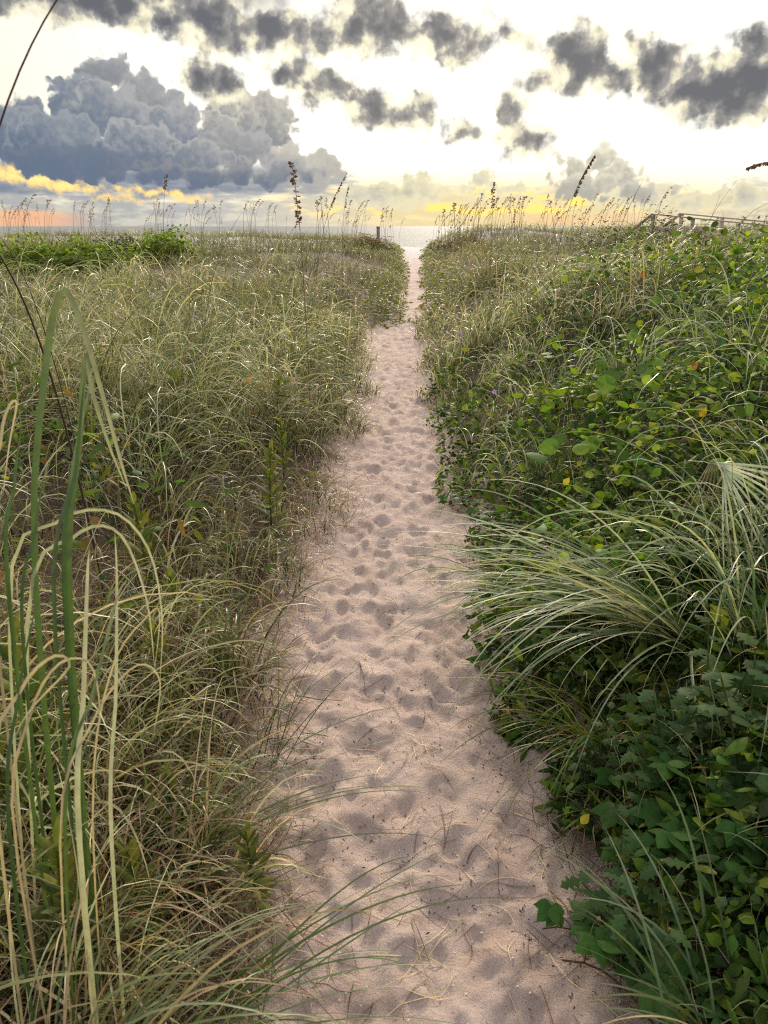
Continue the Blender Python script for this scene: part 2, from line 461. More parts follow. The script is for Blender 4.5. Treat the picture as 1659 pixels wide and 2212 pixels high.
# heaped lobes: every lobe of a cumulus has its own edge and its own shading, painted back to front
wA = t.vm('SCALE', t.vm('SUBTRACT', t.noise(PV, .42, 3, .55, out='Color'), (.5, .5, .5)), 1.0)
wB = t.vm('SCALE', t.vm('SUBTRACT', t.noise(PV, 1.5, 4, .6, out='Color'), (.5, .5, .5)), .34)
PW = t.vm('ADD', t.vm('ADD', PV, wA), wB)
vb = t.node('ShaderNodeTexVoronoi', feature='F1', voronoi_dimensions='2D'); t.l.new(PW, vb.inputs['Vector'])
vb.inputs['Scale'].default_value = .80; vb.inputs['Detail'].default_value = 2.5; vb.inputs['Roughness'].default_value = .42
bump = t.m('SUBTRACT', .60, vb.outputs['Distance'])
fineN = t.m('SUBTRACT', t.noise(PV, 2.2, 5, .62), .5)
edgeN = t.m('ADD', t.m('MULTIPLY', bump, .85), t.m('MULTIPLY', fineN, .16))
def lobe(sky, px, py, rx, ry, rim, core, soft=.24, depth=1.6, dirx=.35, diry=.8):
    a, e = azel(px, py); a1, _ = azel(px + rx, py); _, e1 = azel(px, py - ry)
    RX, RY = a1 - a, e1 - e
    mp = t.node('ShaderNodeMapping', vector_type='TEXTURE'); t.l.new(PW, mp.inputs[0])
    mp.inputs['Location'].default_value = (a, e, 0); mp.inputs['Scale'].default_value = (RX, RY, 1)
    ln = t.vm('LENGTH', mp.outputs[0])
    d = t.m('ADD', t.m('MULTIPLY', t.m('SUBTRACT', 1.0, ln), min(RX, RY)), edgeN)
    al = t.sm(d, -.03, soft)
    up = t.vm('DOT_PRODUCT', mp.outputs[0], (dirx, diry, 0))                   # towards the lit side of the lobe
    lit_ = t.m('ADD', t.m('MULTIPLY', up, .62), t.m('ADD', t.m('MULTIPLY', bump, -.30), t.m('MULTIPLY', fineN, .8)))
    lit_ = t.m('ADD', lit_, t.m('MULTIPLY', t.sm(d, .55, .0), .40))
    return t.mix(al, sky, t.mix(t.sm(lit_, -.25, .75), core, rim))
DK, MD, LT = (.115, .162, .245), (.155, .195, .262), (.235, .252, .28)
R1, R2, R3 = (.31, .335, .37), (.40, .405, .41), (.55, .525, .46)
TOWER = [(480, 205, 42, 62, R3, (.33, .33, .33)), (570, 265, 72, 75, R3, LT), (500, 250, 70, 60, R3, LT), (60, 235, 60, 38, R1, MD), (225, 150, 58, 48, R2, LT), (320, 215, 70, 62, R2, LT),
         (185, 225, 95, 70, R1, MD), (690, 365, 60, 52, R3, (.40, .40, .38)), (620, 360, 80, 52, R3, (.36, .37, .38)), (240, 250, 110, 80, R2, MD), (30, 290, 120, 72, R1, DK), (380, 285, 85, 70, R2, MD),
         (140, 320, 140, 80, R1, DK), (470, 275, 55, 45, R3, LT), (510, 325, 95, 62, R2, LT), (300, 325, 120, 70, R2, DK), (600, 375, 110, 34, R2, MD), (430, 345, 85, 48, R2, MD), (160, 352, 190, 45, MD, DK), (430, 378, 190, 30, LT, DK)]

# clear sky
nis = t.node('ShaderNodeTexSky', sky_type='NISHITA'); nis.sun_disc = False
nis.sun_elevation = math.radians(SUN_EL); nis.sun_rotation = math.radians(SUN_AZ)
nis.altitude = 2; nis.air_density = 1.0; nis.dust_density = 2.0; nis.ozone_density = 1.0

# high bright veil: whitest about the hidden sun, creamy away from it
sund = (math.sin(math.radians(SUN_AZ)) * math.cos(math.radians(SUN_EL)), math.cos(math.radians(SUN_AZ)) * math.cos(math.radians(SUN_EL)), math.sin(math.radians(SUN_EL)))
cs = t.vm('DOT_PRODUCT', Dv, sund)
near = t.sm(cs, .78, .965)
veil = t.mix(near, (.95, .89, .70), (1.12, 1.10, 1.0))
glow = t.m('MULTIPLY', t.sm(el, 4.4, 1.0), t.sm(t.m('ABSOLUTE', t.m('SUBTRACT', az, 7.0)), 24.0, 4.0))
veil = t.mix(t.m('MULTIPLY', glow, .95), veil, (1.12, .86, .34))
back = t.sm(sp.outputs[1], .55, -.2)            # behind the viewer the sky is a plain evening blue-grey
up_ = t.sm(el, 18.0, 55.0)
veil = t.mix(up_, veil, (1.22, 1.22, 1.26))
veil = t.mix(t.m('MULTIPLY', back, t.sm(el, 80.0, 20.0)), veil, (.55, .58, .66))
sky = veil
streak = t.node('ShaderNodeMapping'); t.l.new(PV, streak.inputs[0]); streak.inputs['Scale'].default_value = (.09, .75, 1)
nS = t.noise(streak.outputs[0], 1.0, 6, .6)
streak2 = t.node('ShaderNodeMapping'); t.l.new(PV, streak2.inputs[0]); streak2.inputs['Scale'].default_value = (.35, 1.5, 1)
nS2 = t.noise(streak2.outputs[0], 1.0, 5, .6)

# far cloud deck hugging the horizon
leftw = t.sm(az, 10.0, -6.0)
deckc = t.mix(leftw, (.52, .48, .34), (.38, .40, .41))
deckc = t.mix(t.sm(nS2, .42, .64), deckc, t.mix(leftw, (.74, .68, .46), (.60, .58, .50)))
decka = t.m('MULTIPLY', t.sm(t.m('ADD', el, t.m('MULTIPLY', t.m('SUBTRACT', nS2, .5), 3.6)), 2.9, 1.5), t.sm(sp.outputs[1], .2, .6))
sky = t.mix(t.m('MULTIPLY', t.m('MULTIPLY', decka, .92), t.m('MULTIPLY_ADD', glow, -.5, 1.0)), sky, deckc)
hotn = t.m('MULTIPLY', t.sm(nS2, .50, .60), t.m('MULTIPLY', t.sm(el, .5, .9), t.sm(el, 3.2, 2.0)))
sky = t.mix(t.m('MULTIPLY', hotn, t.sm(t.m('ABSOLUTE', t.m('SUBTRACT', az, 7.0)), 19.0, 5.0)), sky, (1.15, .84, .22))

# pale cumulus low on the right
aL = t.sm(dLow, -.06, .26)
cL = t.mix(t.sm(dLow, .05, 1.15), (.80, .74, .50), (.46, .46, .40))
cL = t.mix(t.m('MULTIPLY', t.sm(nS2, .45, .62), .4), cL, (.66, .64, .54))
sky = t.mix(aL, sky, cL)

HEAP = [(1300, 345, 48, 36, (.82, .78, .62), (.46, .45, .38)), (1240, 365, 52, 40, (.80, .76, .60), (.44, .43, .36)), (1330, 385, 70, 40, (.74, .70, .56), (.42, .41, .36)), (1270, 400, 95, 34, (.70, .67, .54), (.40, .40, .36)), (1370, 418, 100, 24, (.62, .60, .50), (.38, .38, .35))]
for L_ in HEAP: sky = lobe(sky, *L_)
# flat blue-grey base under the tower
baseA = t.m('MULTIPLY', t.m('MULTIPLY', t.sm(t.m('ADD', el, t.m('MULTIPLY', t.m('SUBTRACT', nS, .5), 1.6)), 1.75, 2.3), t.sm(el, 4.4, 3.4)), t.sm(t.m('ADD', az, t.m('MULTIPLY', t.m('SUBTRACT', nS2, .5), 16.0)), .0, -6.0))
baseC = t.mix(t.sm(nS2, .35, .7), (.20, .245, .33), (.36, .38, .41))
baseC = t.mix(t.sm(az, -14.0, 1.0), baseC, (.44, .44, .42))
sky = t.mix(t.m('MULTIPLY', baseA, t.sm(sp.outputs[1], .2, .6)), sky, baseC)
gapA = t.sm(dGap, -.12, .30)
sky = t.mix(gapA, sky, t.mix(t.sm(dGap, .0, .5), (1.0, .70, .26), (1.15, .88, .32)))
for L_ in TOWER: sky = lobe(sky, *L_)

# one broad soft sheet of grey spreads over the top left
sh_ = t.m('ADD', t.m('ADD', el, t.m('MULTIPLY', az, -.05)), t.m('MULTIPLY', t.m('SUBTRACT', t.noise(PV, .32, 5, .5), .5), 4.2))
shA = t.m('MULTIPLY', t.sm(sh_, 12.4, 14.2), t.sm(az, 1.0, -7.0))
sky = t.mix(t.m('MULTIPLY', shA, .9), sky, t.mix(t.sm(sh_, 12.6, 15.0), (.58, .56, .52), (.24, .245, .255)))
# backlit upper puffs: glowing thin edges, slate hearts
aU = t.sm(dUp, -.28, .50)
nU = t.noise(PV, .6, 5, .48)
thick = t.m('ADD', t.m('MULTIPLY', dUp, .8), t.m('MULTIPLY', t.m('SUBTRACT', nU, .5), 3.2))
cU = t.ramp(t.sm(thick, -.30, 1.35), [(0, (1.0, .94, .70)), (.20, (.74, .69, .52)), (.48, (.33, .325, .31)), (1, (.120, .129, .150))])
sky = t.mix(aU, sky, cU)

# pink-orange strip right on the horizon, far left and right of centre
hz = t.m('MULTIPLY', t.sm(t.m('ADD', el, t.m('MULTIPLY', t.m('SUBTRACT', nS, .5), .9)), .95, .6), t.sm(el, -.3, .15))
strip = t.m('MULTIPLY', hz, t.m('MAXIMUM', t.sm(az, -19.0, -23.5), t.m('MULTIPLY', t.m('MULTIPLY', t.sm(az, 7.0, 12.0), t.sm(az, 22.0, 15.0)), .45)))
sky = t.mix(t.m('MULTIPLY', strip, .85), sky, (.95, .50, .27))
sky = t.mix(t.sm(el, .0, -1.2), sky, (.30, .28, .25))

bgN = t.node('ShaderNodeBackground'); t.l.new(nis.outputs[0], bgN.inputs[0]); bgN.inputs[1].default_value = .06
bgC = t.node('ShaderNodeBackground'); t.l.new(sky, bgC.inputs[0]); bgC.inputs[1].default_value = 1.08
bgV = t.node('ShaderNodeBackground'); t.l.new(veil, bgV.inputs[0]); bgV.inputs[1].default_value = 1.08
# the cloud belt lies low in the seaward half of the sky; elsewhere only the veil
belt = t.m('MULTIPLY', t.m('MULTIPLY', t.m('LESS_THAN', el, 18.0), t.m('GREATER_THAN', el, -1.6)), t.m('LESS_THAN', t.m('ABSOLUTE', az), 62.0))
mxw = t.node('ShaderNodeMixShader'); t.l.new(belt, mxw.inputs[0])
t.l.new(bgV.outputs[0], mxw.inputs[1]); t.l.new(bgC.outputs[0], mxw.inputs[2])
adw = t.node('ShaderNodeMixShader'); adw.inputs[0].default_value = .03; t.l.new(mxw.outputs[0], adw.inputs[1]); t.l.new(bgN.outputs[0], adw.inputs[2])
t.l.new(adw.outputs[0], wout.inputs[0])
W.cycles.sampling_method = 'MANUAL'; W.cycles.sample_map_resolution = 512

sl = bpy.data.lights.new('sun', 'SUN'); sl.energy = 4.9; sl.angle = math.radians(10); sl.color = (1.0, .86, .66)
sun = bpy.data.objects.new('sun', sl); COL.objects.link(sun)
from mathutils import Vector
sun.rotation_euler = Vector(sund).to_track_quat('Z', 'Y').to_euler()
sun.location = (2, 12, 9)

cd = bpy.data.cameras.new('camera'); cam = bpy.data.objects.new('camera', cd); COL.objects.link(cam)
cam.location = (0, 0, CAM_Z); cam.rotation_euler = (PI / 2 - PITCH, 0, 0)
cd.sensor_fit = 'VERTICAL'; cd.sensor_height = 36.0; cd.lens = 36.0 * FPX / 2212.0
cd.clip_start = .02; cd.clip_end = 30000
cd.dof.use_dof = True; cd.dof.focus_distance = 4.5; cd.dof.aperture_fstop = 9.0
SC.camera = cam
SC.view_settings.view_transform = 'Standard'; SC.view_settings.look = 'None'
SC.view_settings.exposure = 0; SC.view_settings.gamma = 1
SC.cycles.max_bounces = 6; SC.cycles.diffuse_bounces = 2; SC.cycles.glossy_bounces = 2
SC.cycles.transmission_bounces = 3; SC.cycles.transparent_max_bounces = 4
SC.cycles.use_denoising = False
SC.cycles.filter_width = 1.15
# ------------------------------------------------------------------ scattering
def scatter(n, t0, t1, spread=.62, pw=0.0, side=0, xlim=9e9):
    """n spots in front of the path's start; even in 1/t^pw so near ground is not starved"""
    T = []; X = []
    while len(X) < n:
        k = n * 3
        u = rng.random(k)
        if abs(pw - 1) < 1e-6: tt = t0 * (t1 / t0) ** u
        else: tt = (t0 ** (1 - pw) + u * (t1 ** (1 - pw) - t0 ** (1 - pw))) ** (1 / (1 - pw))
        xx = (rng.random(k) * 2 - 1) * spread * (tt + 1.0)
        ok = abs(xx) < xlim
        if side: ok &= (np.sign(xx - (Redge(tt) + Ledge(tt)) / 2) == side)
        X += list(xx[ok]); T += list(tt[ok])
    return np.array(X[:n]), np.array(T[:n])
def rooted(x, y, emin=0.0, jit=.10, keep=None, aux=None):
    e = edge(x, y) + fbm(x * 2.2, y * 2.2, 51, 3) * jit * 2
    ok = e > emin
    if keep is not None: ok &= keep(x, y, e)
    x, y, e = x[ok], y[ok], e[ok]
    if aux is not None: return x, y, H(x, y), e, aux[ok]
    return x, y, H(x, y), e

def grass(name, label, specs, mat=None):
    g = Geo()
    for s in specs:
        x, y = s['at']
        if 'tuft' in s:                                   # gather the blades into tussocks that fan out from their hearts
            m_ = max(3, len(x) // s['tuft']); ci = rng.integers(0, m_, len(x))
            rad = .035 + .012 * y[:m_][ci]
            ox, oy = rng.normal(0, 1, len(x)) * rad, rng.normal(0, 1, len(x)) * rad
            th_, tl_ = rng.lognormal(0, .33, m_), rng.uniform(.62, 1.28, m_)
            tp_ = rng.integers(0, len(s['cols']), m_); tl2_ = rng.normal(.15, .9, m_)
            x, y = x[:m_][ci] + ox, y[:m_][ci] + oy
            aux = np.stack([np.arctan2(oy, ox), th_[ci], tl_[ci], tp_[ci], tl2_[ci]], 1)
        else: aux = np.zeros((len(x), 5))
        x, y, z, e, aux = rooted(x, y, s.get('emin', 0), s.get('jit', .10), s.get('keep'), aux)
        n = len(x)
        if n == 0: continue
        root = np.stack([x, y, z - .01], 1)
        sc = s.get('scale', lambda x, y, e: 1.0)(x, y, e)
        L = np.clip(rng.normal(s['L'], s['L'] * s.get('Lj', .22), n), s['L'] * .4, s['L'] * 1.6) * sc
        phi = rng.random(n) * 2 * PI
        if 'wind' in s:
            phi = s['wind'] + rng.normal(0, s.get('windj', 1.0), n)
        if 'tuft' in s:
            L = L * aux[:, 2]
            phi = np.where(rng.random(n) < .55, aux[:, 0] + rng.normal(0, .5, n), aux[:, 4] + rng.normal(0, .6, n))
        if s.get('pathward'):
            tow = np.where(x > (Redge(y) + Ledge(y)) / 2, PI, 0.0)
            m = rng.random(n) < s['pathward'] * np.clip(1.3 - e, 0, 1)
            phi = np.where(m, tow + rng.normal(0, .6, n), phi)
        th0 = np.abs(rng.normal(s.get('lean', .2), s.get('leanj', .16), n))
        kap = np.clip(rng.normal(s['bend'], s.get('bendj', .5), n), .05, 3.4)
        k = s.get('k', 8)
        P, sd, sn = curves(root, L, phi, th0, kap, k, rng.uniform(1.2, 3.4, n), rng.normal(0, s.get('curl', .6), n), rng.normal(0, .5, n), rng.normal(0, .9, n))
        P = off_ground(P)
        ok = clear_of_camera(P, s.get('clear', .6))
        w = s['w'] * rng.uniform(.7, 1.3, n) * (np.maximum(1, y / s['wref']) ** .8 if 'wref' in s else 1)
        hw = blade_w(k, w, n)
        c = pal(n, s['cols'], s['wts'])
        if 'tuft' in s:
            own = np.asarray(s['cols'])[aux[:, 3].astype(int)]
            c = np.where((rng.random(n) < .35)[:, None], own * (1 + .15 * rng.standard_normal((n, 1))), c) * aux[:, 1:2]
        if 'tone' in s: c = c * s['tone'](x, y, e)[:, None]
        col = grade(c, s.get('tip', PALE), np.repeat(sn, n, 0) if sn.shape[0] == 1 else sn, s.get('tipa', .35), 2.2)
        col *= np.interp(np.linspace(0, 1, k), [0, .15, .5, 1], [.28, .42, .95, 1.08])[None, :, None]  # darkens blade roots: shade of the grass interior put into the colour
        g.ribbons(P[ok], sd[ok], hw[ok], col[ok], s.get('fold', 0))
    o = g.build(name, mat or M_GRASS)
    tag(o, label, 'grass', kind='stuff')
    return o

patch = lambda x, y, e: 1 + 1.1 * fbm(x * .9, y * .9, 61, 3)
ptone = lambda x, y, e: np.clip(1 + 1.3 * fbm(x * .45, y * .3, 66, 3), .45, 1.7)
TIP = (.52, .49, .28)
C_GR = [GREEN, DGREEN, OLIVE, STRAW, PALE, BROWN]
rampE = lambda x, y, e: np.clip(.28 + e * .85, .28, 1.0) * np.clip(patch(x, y, e), .65, 1.3)

# --- left of the path, knee to hip high, arching and tangled
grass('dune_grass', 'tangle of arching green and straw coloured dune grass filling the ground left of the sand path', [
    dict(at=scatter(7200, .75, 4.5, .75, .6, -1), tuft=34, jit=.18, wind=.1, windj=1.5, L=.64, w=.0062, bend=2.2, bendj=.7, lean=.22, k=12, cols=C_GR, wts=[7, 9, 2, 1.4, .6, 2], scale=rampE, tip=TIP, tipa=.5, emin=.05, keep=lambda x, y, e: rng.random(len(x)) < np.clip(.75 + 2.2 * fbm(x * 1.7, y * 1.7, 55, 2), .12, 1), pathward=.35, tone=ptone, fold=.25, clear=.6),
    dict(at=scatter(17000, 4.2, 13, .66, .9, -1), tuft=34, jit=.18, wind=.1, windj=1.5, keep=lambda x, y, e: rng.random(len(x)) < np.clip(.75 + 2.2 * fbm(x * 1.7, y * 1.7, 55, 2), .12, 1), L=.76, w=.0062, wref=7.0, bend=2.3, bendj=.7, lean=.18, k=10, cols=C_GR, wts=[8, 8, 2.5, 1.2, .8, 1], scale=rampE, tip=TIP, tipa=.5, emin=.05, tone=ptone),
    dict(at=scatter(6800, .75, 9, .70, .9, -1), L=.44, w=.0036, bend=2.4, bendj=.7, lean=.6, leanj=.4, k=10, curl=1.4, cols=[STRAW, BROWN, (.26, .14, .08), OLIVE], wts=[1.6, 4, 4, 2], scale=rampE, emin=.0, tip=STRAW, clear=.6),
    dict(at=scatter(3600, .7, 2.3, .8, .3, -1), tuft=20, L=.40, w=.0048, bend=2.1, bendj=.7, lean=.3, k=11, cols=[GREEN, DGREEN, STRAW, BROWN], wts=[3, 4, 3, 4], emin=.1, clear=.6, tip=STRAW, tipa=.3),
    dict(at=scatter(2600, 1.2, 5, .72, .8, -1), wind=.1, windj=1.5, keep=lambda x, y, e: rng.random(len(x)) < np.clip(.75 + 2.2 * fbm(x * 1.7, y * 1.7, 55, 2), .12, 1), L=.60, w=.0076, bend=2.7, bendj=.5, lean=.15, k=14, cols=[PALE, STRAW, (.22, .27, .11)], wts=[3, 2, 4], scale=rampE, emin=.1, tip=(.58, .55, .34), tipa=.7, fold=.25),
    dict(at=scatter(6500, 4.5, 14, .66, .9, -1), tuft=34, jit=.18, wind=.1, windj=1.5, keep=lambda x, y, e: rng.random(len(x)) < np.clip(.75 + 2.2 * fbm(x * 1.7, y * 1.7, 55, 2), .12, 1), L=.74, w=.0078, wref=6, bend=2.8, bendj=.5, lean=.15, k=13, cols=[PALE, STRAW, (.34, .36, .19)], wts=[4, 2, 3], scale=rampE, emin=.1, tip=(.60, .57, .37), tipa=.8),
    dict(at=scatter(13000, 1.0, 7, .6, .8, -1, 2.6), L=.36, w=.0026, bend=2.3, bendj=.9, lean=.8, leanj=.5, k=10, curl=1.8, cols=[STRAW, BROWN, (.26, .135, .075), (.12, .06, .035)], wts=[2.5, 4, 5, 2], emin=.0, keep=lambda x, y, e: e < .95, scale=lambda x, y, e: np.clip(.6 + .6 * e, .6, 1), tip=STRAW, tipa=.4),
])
# --- thin dry wisps along both edges, lying over the sand
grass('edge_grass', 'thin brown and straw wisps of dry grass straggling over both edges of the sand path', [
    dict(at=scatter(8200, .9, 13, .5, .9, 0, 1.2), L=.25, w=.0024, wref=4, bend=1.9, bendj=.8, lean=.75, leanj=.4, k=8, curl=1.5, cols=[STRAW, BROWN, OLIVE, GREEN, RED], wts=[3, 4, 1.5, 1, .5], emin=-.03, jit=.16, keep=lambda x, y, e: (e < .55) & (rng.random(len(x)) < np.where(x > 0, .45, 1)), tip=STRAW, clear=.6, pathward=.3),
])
# --- right bank: grass standing through the vines
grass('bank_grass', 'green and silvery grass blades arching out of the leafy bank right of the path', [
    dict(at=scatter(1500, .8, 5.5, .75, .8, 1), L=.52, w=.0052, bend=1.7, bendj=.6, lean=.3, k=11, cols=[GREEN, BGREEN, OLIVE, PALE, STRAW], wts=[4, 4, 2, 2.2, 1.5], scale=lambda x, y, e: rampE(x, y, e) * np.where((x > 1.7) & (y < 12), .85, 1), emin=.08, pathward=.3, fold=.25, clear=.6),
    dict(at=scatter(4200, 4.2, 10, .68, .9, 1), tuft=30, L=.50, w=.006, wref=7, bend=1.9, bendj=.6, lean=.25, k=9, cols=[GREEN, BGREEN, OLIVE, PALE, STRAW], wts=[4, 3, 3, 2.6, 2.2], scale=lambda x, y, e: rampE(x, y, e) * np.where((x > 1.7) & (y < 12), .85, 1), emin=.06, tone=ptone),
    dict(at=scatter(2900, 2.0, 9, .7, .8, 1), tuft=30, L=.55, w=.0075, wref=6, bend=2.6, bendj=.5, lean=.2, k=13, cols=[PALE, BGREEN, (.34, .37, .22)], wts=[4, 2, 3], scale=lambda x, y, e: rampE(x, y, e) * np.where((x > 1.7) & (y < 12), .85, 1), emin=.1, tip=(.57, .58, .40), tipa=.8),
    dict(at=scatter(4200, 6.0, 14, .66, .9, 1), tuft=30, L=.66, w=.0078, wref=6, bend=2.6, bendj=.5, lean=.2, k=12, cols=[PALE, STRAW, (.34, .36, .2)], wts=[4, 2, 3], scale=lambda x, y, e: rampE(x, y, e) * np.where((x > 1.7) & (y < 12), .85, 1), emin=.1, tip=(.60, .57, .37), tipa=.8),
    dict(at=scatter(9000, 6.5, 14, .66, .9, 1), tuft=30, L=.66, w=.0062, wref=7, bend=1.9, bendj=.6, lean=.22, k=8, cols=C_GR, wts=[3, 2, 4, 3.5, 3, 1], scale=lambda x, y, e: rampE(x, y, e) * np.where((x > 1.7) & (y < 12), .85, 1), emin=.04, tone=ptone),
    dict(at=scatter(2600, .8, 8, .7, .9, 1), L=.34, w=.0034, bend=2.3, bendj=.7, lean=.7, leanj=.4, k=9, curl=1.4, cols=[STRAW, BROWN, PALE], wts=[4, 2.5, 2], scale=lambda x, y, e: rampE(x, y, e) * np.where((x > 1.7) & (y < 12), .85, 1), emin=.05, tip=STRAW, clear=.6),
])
# --- farther dunes: fine short grass
far_keep = lambda x, y, e: (rng.random(len(x)) < np.clip(.55 + 1.2 * fbm(x * .4, y * .3, 71, 3) + .25, .12, 1))
FARC = [OLIVE, (.14, .15, .06), (.40, .34, .20), (.25, .22, .12), (.19, .11, .065), (.17, .20, .055)]
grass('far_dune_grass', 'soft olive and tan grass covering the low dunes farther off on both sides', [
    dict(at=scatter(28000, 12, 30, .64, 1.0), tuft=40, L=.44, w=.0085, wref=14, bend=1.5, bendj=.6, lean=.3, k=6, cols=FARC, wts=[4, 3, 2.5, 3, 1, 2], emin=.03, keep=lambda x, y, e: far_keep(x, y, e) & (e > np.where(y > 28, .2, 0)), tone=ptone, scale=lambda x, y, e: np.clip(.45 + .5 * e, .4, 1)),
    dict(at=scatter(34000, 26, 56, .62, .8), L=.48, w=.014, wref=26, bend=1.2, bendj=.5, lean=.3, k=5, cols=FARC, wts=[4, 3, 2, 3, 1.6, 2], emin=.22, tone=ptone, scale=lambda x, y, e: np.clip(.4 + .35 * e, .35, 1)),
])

# ------------------------------------------------------------------ leaves
def leaf_shape(kind):
    s = np.linspace(0, 1, 9)
    if kind == 'ovate': w = np.array([.06, .55, .88, 1.0, .95, .80, .55, .26, .0]); k = .33
    elif kind == 'round': w = np.array([.10, .62, .90, 1.0, 1.0, .94, .80, .52, .12]); k = .48
    elif kind == 'lance': w = np.array([.25, .55, .80, .95, 1.0, .92, .70, .40, .0]); k = .16
    elif kind == 'lobed': w = np.array([.12, .55, .75, .38, .95, .35, .60, .24, .0]); k = .40
    elif kind == 'petal': w = np.array([.10, .45, .75, .95, 1.0, .95, .80, .5, .1]); k = .30
    return s, w * k
def leaves(g, base, d, up, size, kind, col, fold=.3, droop=.6, tipcol=None, tipa=.0):
    """flat little blades: base (n,3), unit heading d, rough upward normal up, length size"""
    s, w = leaf_shape(kind); n = len(base); k = len(s)
    d = d / (np.linalg.norm(d, axis=1, keepdims=True) + 1e-9)
    sd = np.cross(d, up); sd /= np.linalg.norm(sd, axis=1, keepdims=True) + 1e-9
    nn = np.cross(sd, d)
    size = np.broadcast_to(np.asarray(size, float), (n,)); droop = np.broadcast_to(np.asarray(droop, float), (n,))
    P = base[:, None] + d[:, None] * (s[None, :, None] * size[:, None, None]) - nn[:, None] * ((s ** 2)[None, :, None] * (droop * size)[:, None, None] * .5)
    S = np.repeat(sd[:, None], k, 1)
    hw = w[None] * size[:, None]
    c = np.repeat(col[:, None], k, 1)
    if tipcol is not None:
        m = (s[None] ** 2 * np.broadcast_to(np.asarray(tipa, float), (n,))[:, None])[..., None]
        c = c * (1 - m) + np.asarray(tipcol) * m
    g.ribbons(P, S, hw, c, fold)
def rand_dirs(n, zlo=-.3, zhi=.6):
    a = rng.random(n) * 2 * PI; z = rng.uniform(zlo, zhi, n); r = np.sqrt(1 - z * z)
    return np.stack([r * np.cos(a), r * np.sin(a), z], 1)
def rand_up(n, tilt=.5):
    u = np.stack([rng.normal(0, tilt, n), rng.normal(0, tilt, n), np.ones(n)], 1)
    return u / np.linalg.norm(u, axis=1, keepdims=True)

# vine cover on the right bank
def cover(n, t0, t1, side, size, kinds, cols, wts, hmax, keep, emin=.02, spread=.66, pw=.9):
    x, y = scatter(n, t0, t1, spread, pw, side)
    x, y, z, e = rooted(x, y, emin, .14, keep)
    n = len(x)
    zz = z + rng.random(n) ** .75 * hmax * np.clip(.25 + e * 1.2, .2, 1) * np.clip(1 + 1.2 * fbm(x * 1.6, y * 1.6, 81, 3), .4, 1.6)
    base = np.stack([x, y, zz], 1)
    for i, kd in enumerate(kinds):
        m = (np.arange(n) % len(kinds)) == i
        q = m.sum()
        sz = size[i] * rng.uniform(.6, 1.35, q)
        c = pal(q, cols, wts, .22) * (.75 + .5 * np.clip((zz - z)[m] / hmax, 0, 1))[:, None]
        yield base[m], rand_dirs(q, -.7, .8), rand_up(q, .95), sz, kd, c
vkeep = lambda x, y, e: (y < 9.5) & (rng.random(len(x)) < np.clip(.95 + .9 * fbm(x * .8, y * .8, 91, 2) - np.clip(.9 + (y - 4) * .33 - x, 0, 1) * (e > .35) * (y > 3.6) * .9 - .5 * (y > 7.5) * (e < .5), .06, 1))
g = Geo()
VC = [(.050, .100, .018), (.026, .058, .015), (.095, .160, .024), (.20, .26, .036), (.060, .110, .040)]
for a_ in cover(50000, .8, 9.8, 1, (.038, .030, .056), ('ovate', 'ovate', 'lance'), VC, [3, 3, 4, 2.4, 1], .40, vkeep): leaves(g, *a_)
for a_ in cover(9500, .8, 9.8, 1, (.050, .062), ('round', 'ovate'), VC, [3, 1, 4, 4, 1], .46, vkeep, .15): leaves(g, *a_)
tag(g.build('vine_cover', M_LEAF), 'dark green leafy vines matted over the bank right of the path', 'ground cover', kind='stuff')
# low forbs between the grass on the left
g = Geo()
lk = lambda x, y, e: rng.random(len(x)) < np.clip(.5 + 1.8 * fbm(x * 1.1, y * 1.1, 95, 2), .05, 1)
for a_ in cover(8000, .8, 10, -1, (.055, .040, .075), ('lance', 'ovate', 'lance'), [(.09, .14, .03), (.05, .09, .025), (.17, .19, .035), (.16, .10, .035)], [4, 3, 3, 1], .56, lk, .15): leaves(g, *a_)
tag(g.build('forb_cover', M_LEAF), 'low broad leaved weeds growing between the grass left of the path', 'ground cover', kind='stuff')
# low yellow green creepers flanking the far end of the path
g = Geo()
fk = lambda x, y, e: (e < .9 + .8 * fbm(x * .5, y * .25, 97, 2)) & (rng.random(len(x)) < .95)
x_, y_ = rng.normal(0, 1.1, 16000), rng.uniform(12.5, 42, 16000); x_ = x_ + (Redge(y_) + Ledge(y_)) / 2
x_, y_, z_, e_ = rooted(x_, y_, .02, .15, fk)
n = len(x_)
leaves(g, np.stack([x_, y_, z_ + rng.random(n) * .22 * np.clip(e_ * 3, .2, 1)], 1), rand_dirs(n), rand_up(n, .5), .07 * rng.uniform(.7, 1.4, n), 'ovate', pal(n, [(.17, .185, .035), (.11, .15, .03), (.22, .20, .05)], [3, 3, 2]))
tag(g.build('creeper_cover', M_LEAF), 'low yellow green creeper lining the far stretch of the path', 'ground cover', kind='stuff')

# ------------------------------------------------------------------ litter on the sand
g = Geo()
n = 9000
y = 1.1 * (14 / 1.1) ** rng.random(n); w0, w1 = Ledge(y) - .12, Redge(y) + .12
x = w0 + (w1 - w0) * np.where(rng.random(n) < .55, rng.beta(.5, .5, n), rng.random(n))
cl = fbm(x * 5, y * 5, 101, 3)
ok = cl + rng.normal(0, .28, n) > .12
x, y = x[ok], y[ok]; n = len(x)
z = H(x, y) + sand_detail(x, y) + .003
leaves(g, np.stack([x, y, z], 1), rand_dirs(n, -.05, .25), rand_up(n, .4), rng.uniform(.004, .014, n), 'lance', pal(n, [(.035, .025, .02), (.06, .04, .03), (.12, .08, .05), (.2, .15, .09)], [5, 4, 2, 1]))
tag(g.build('plant_litter', M_DRY), 'small dark bits of dead plant scattered over the trodden sand', 'litter', kind='stuff')
g = Geo()
n = 900
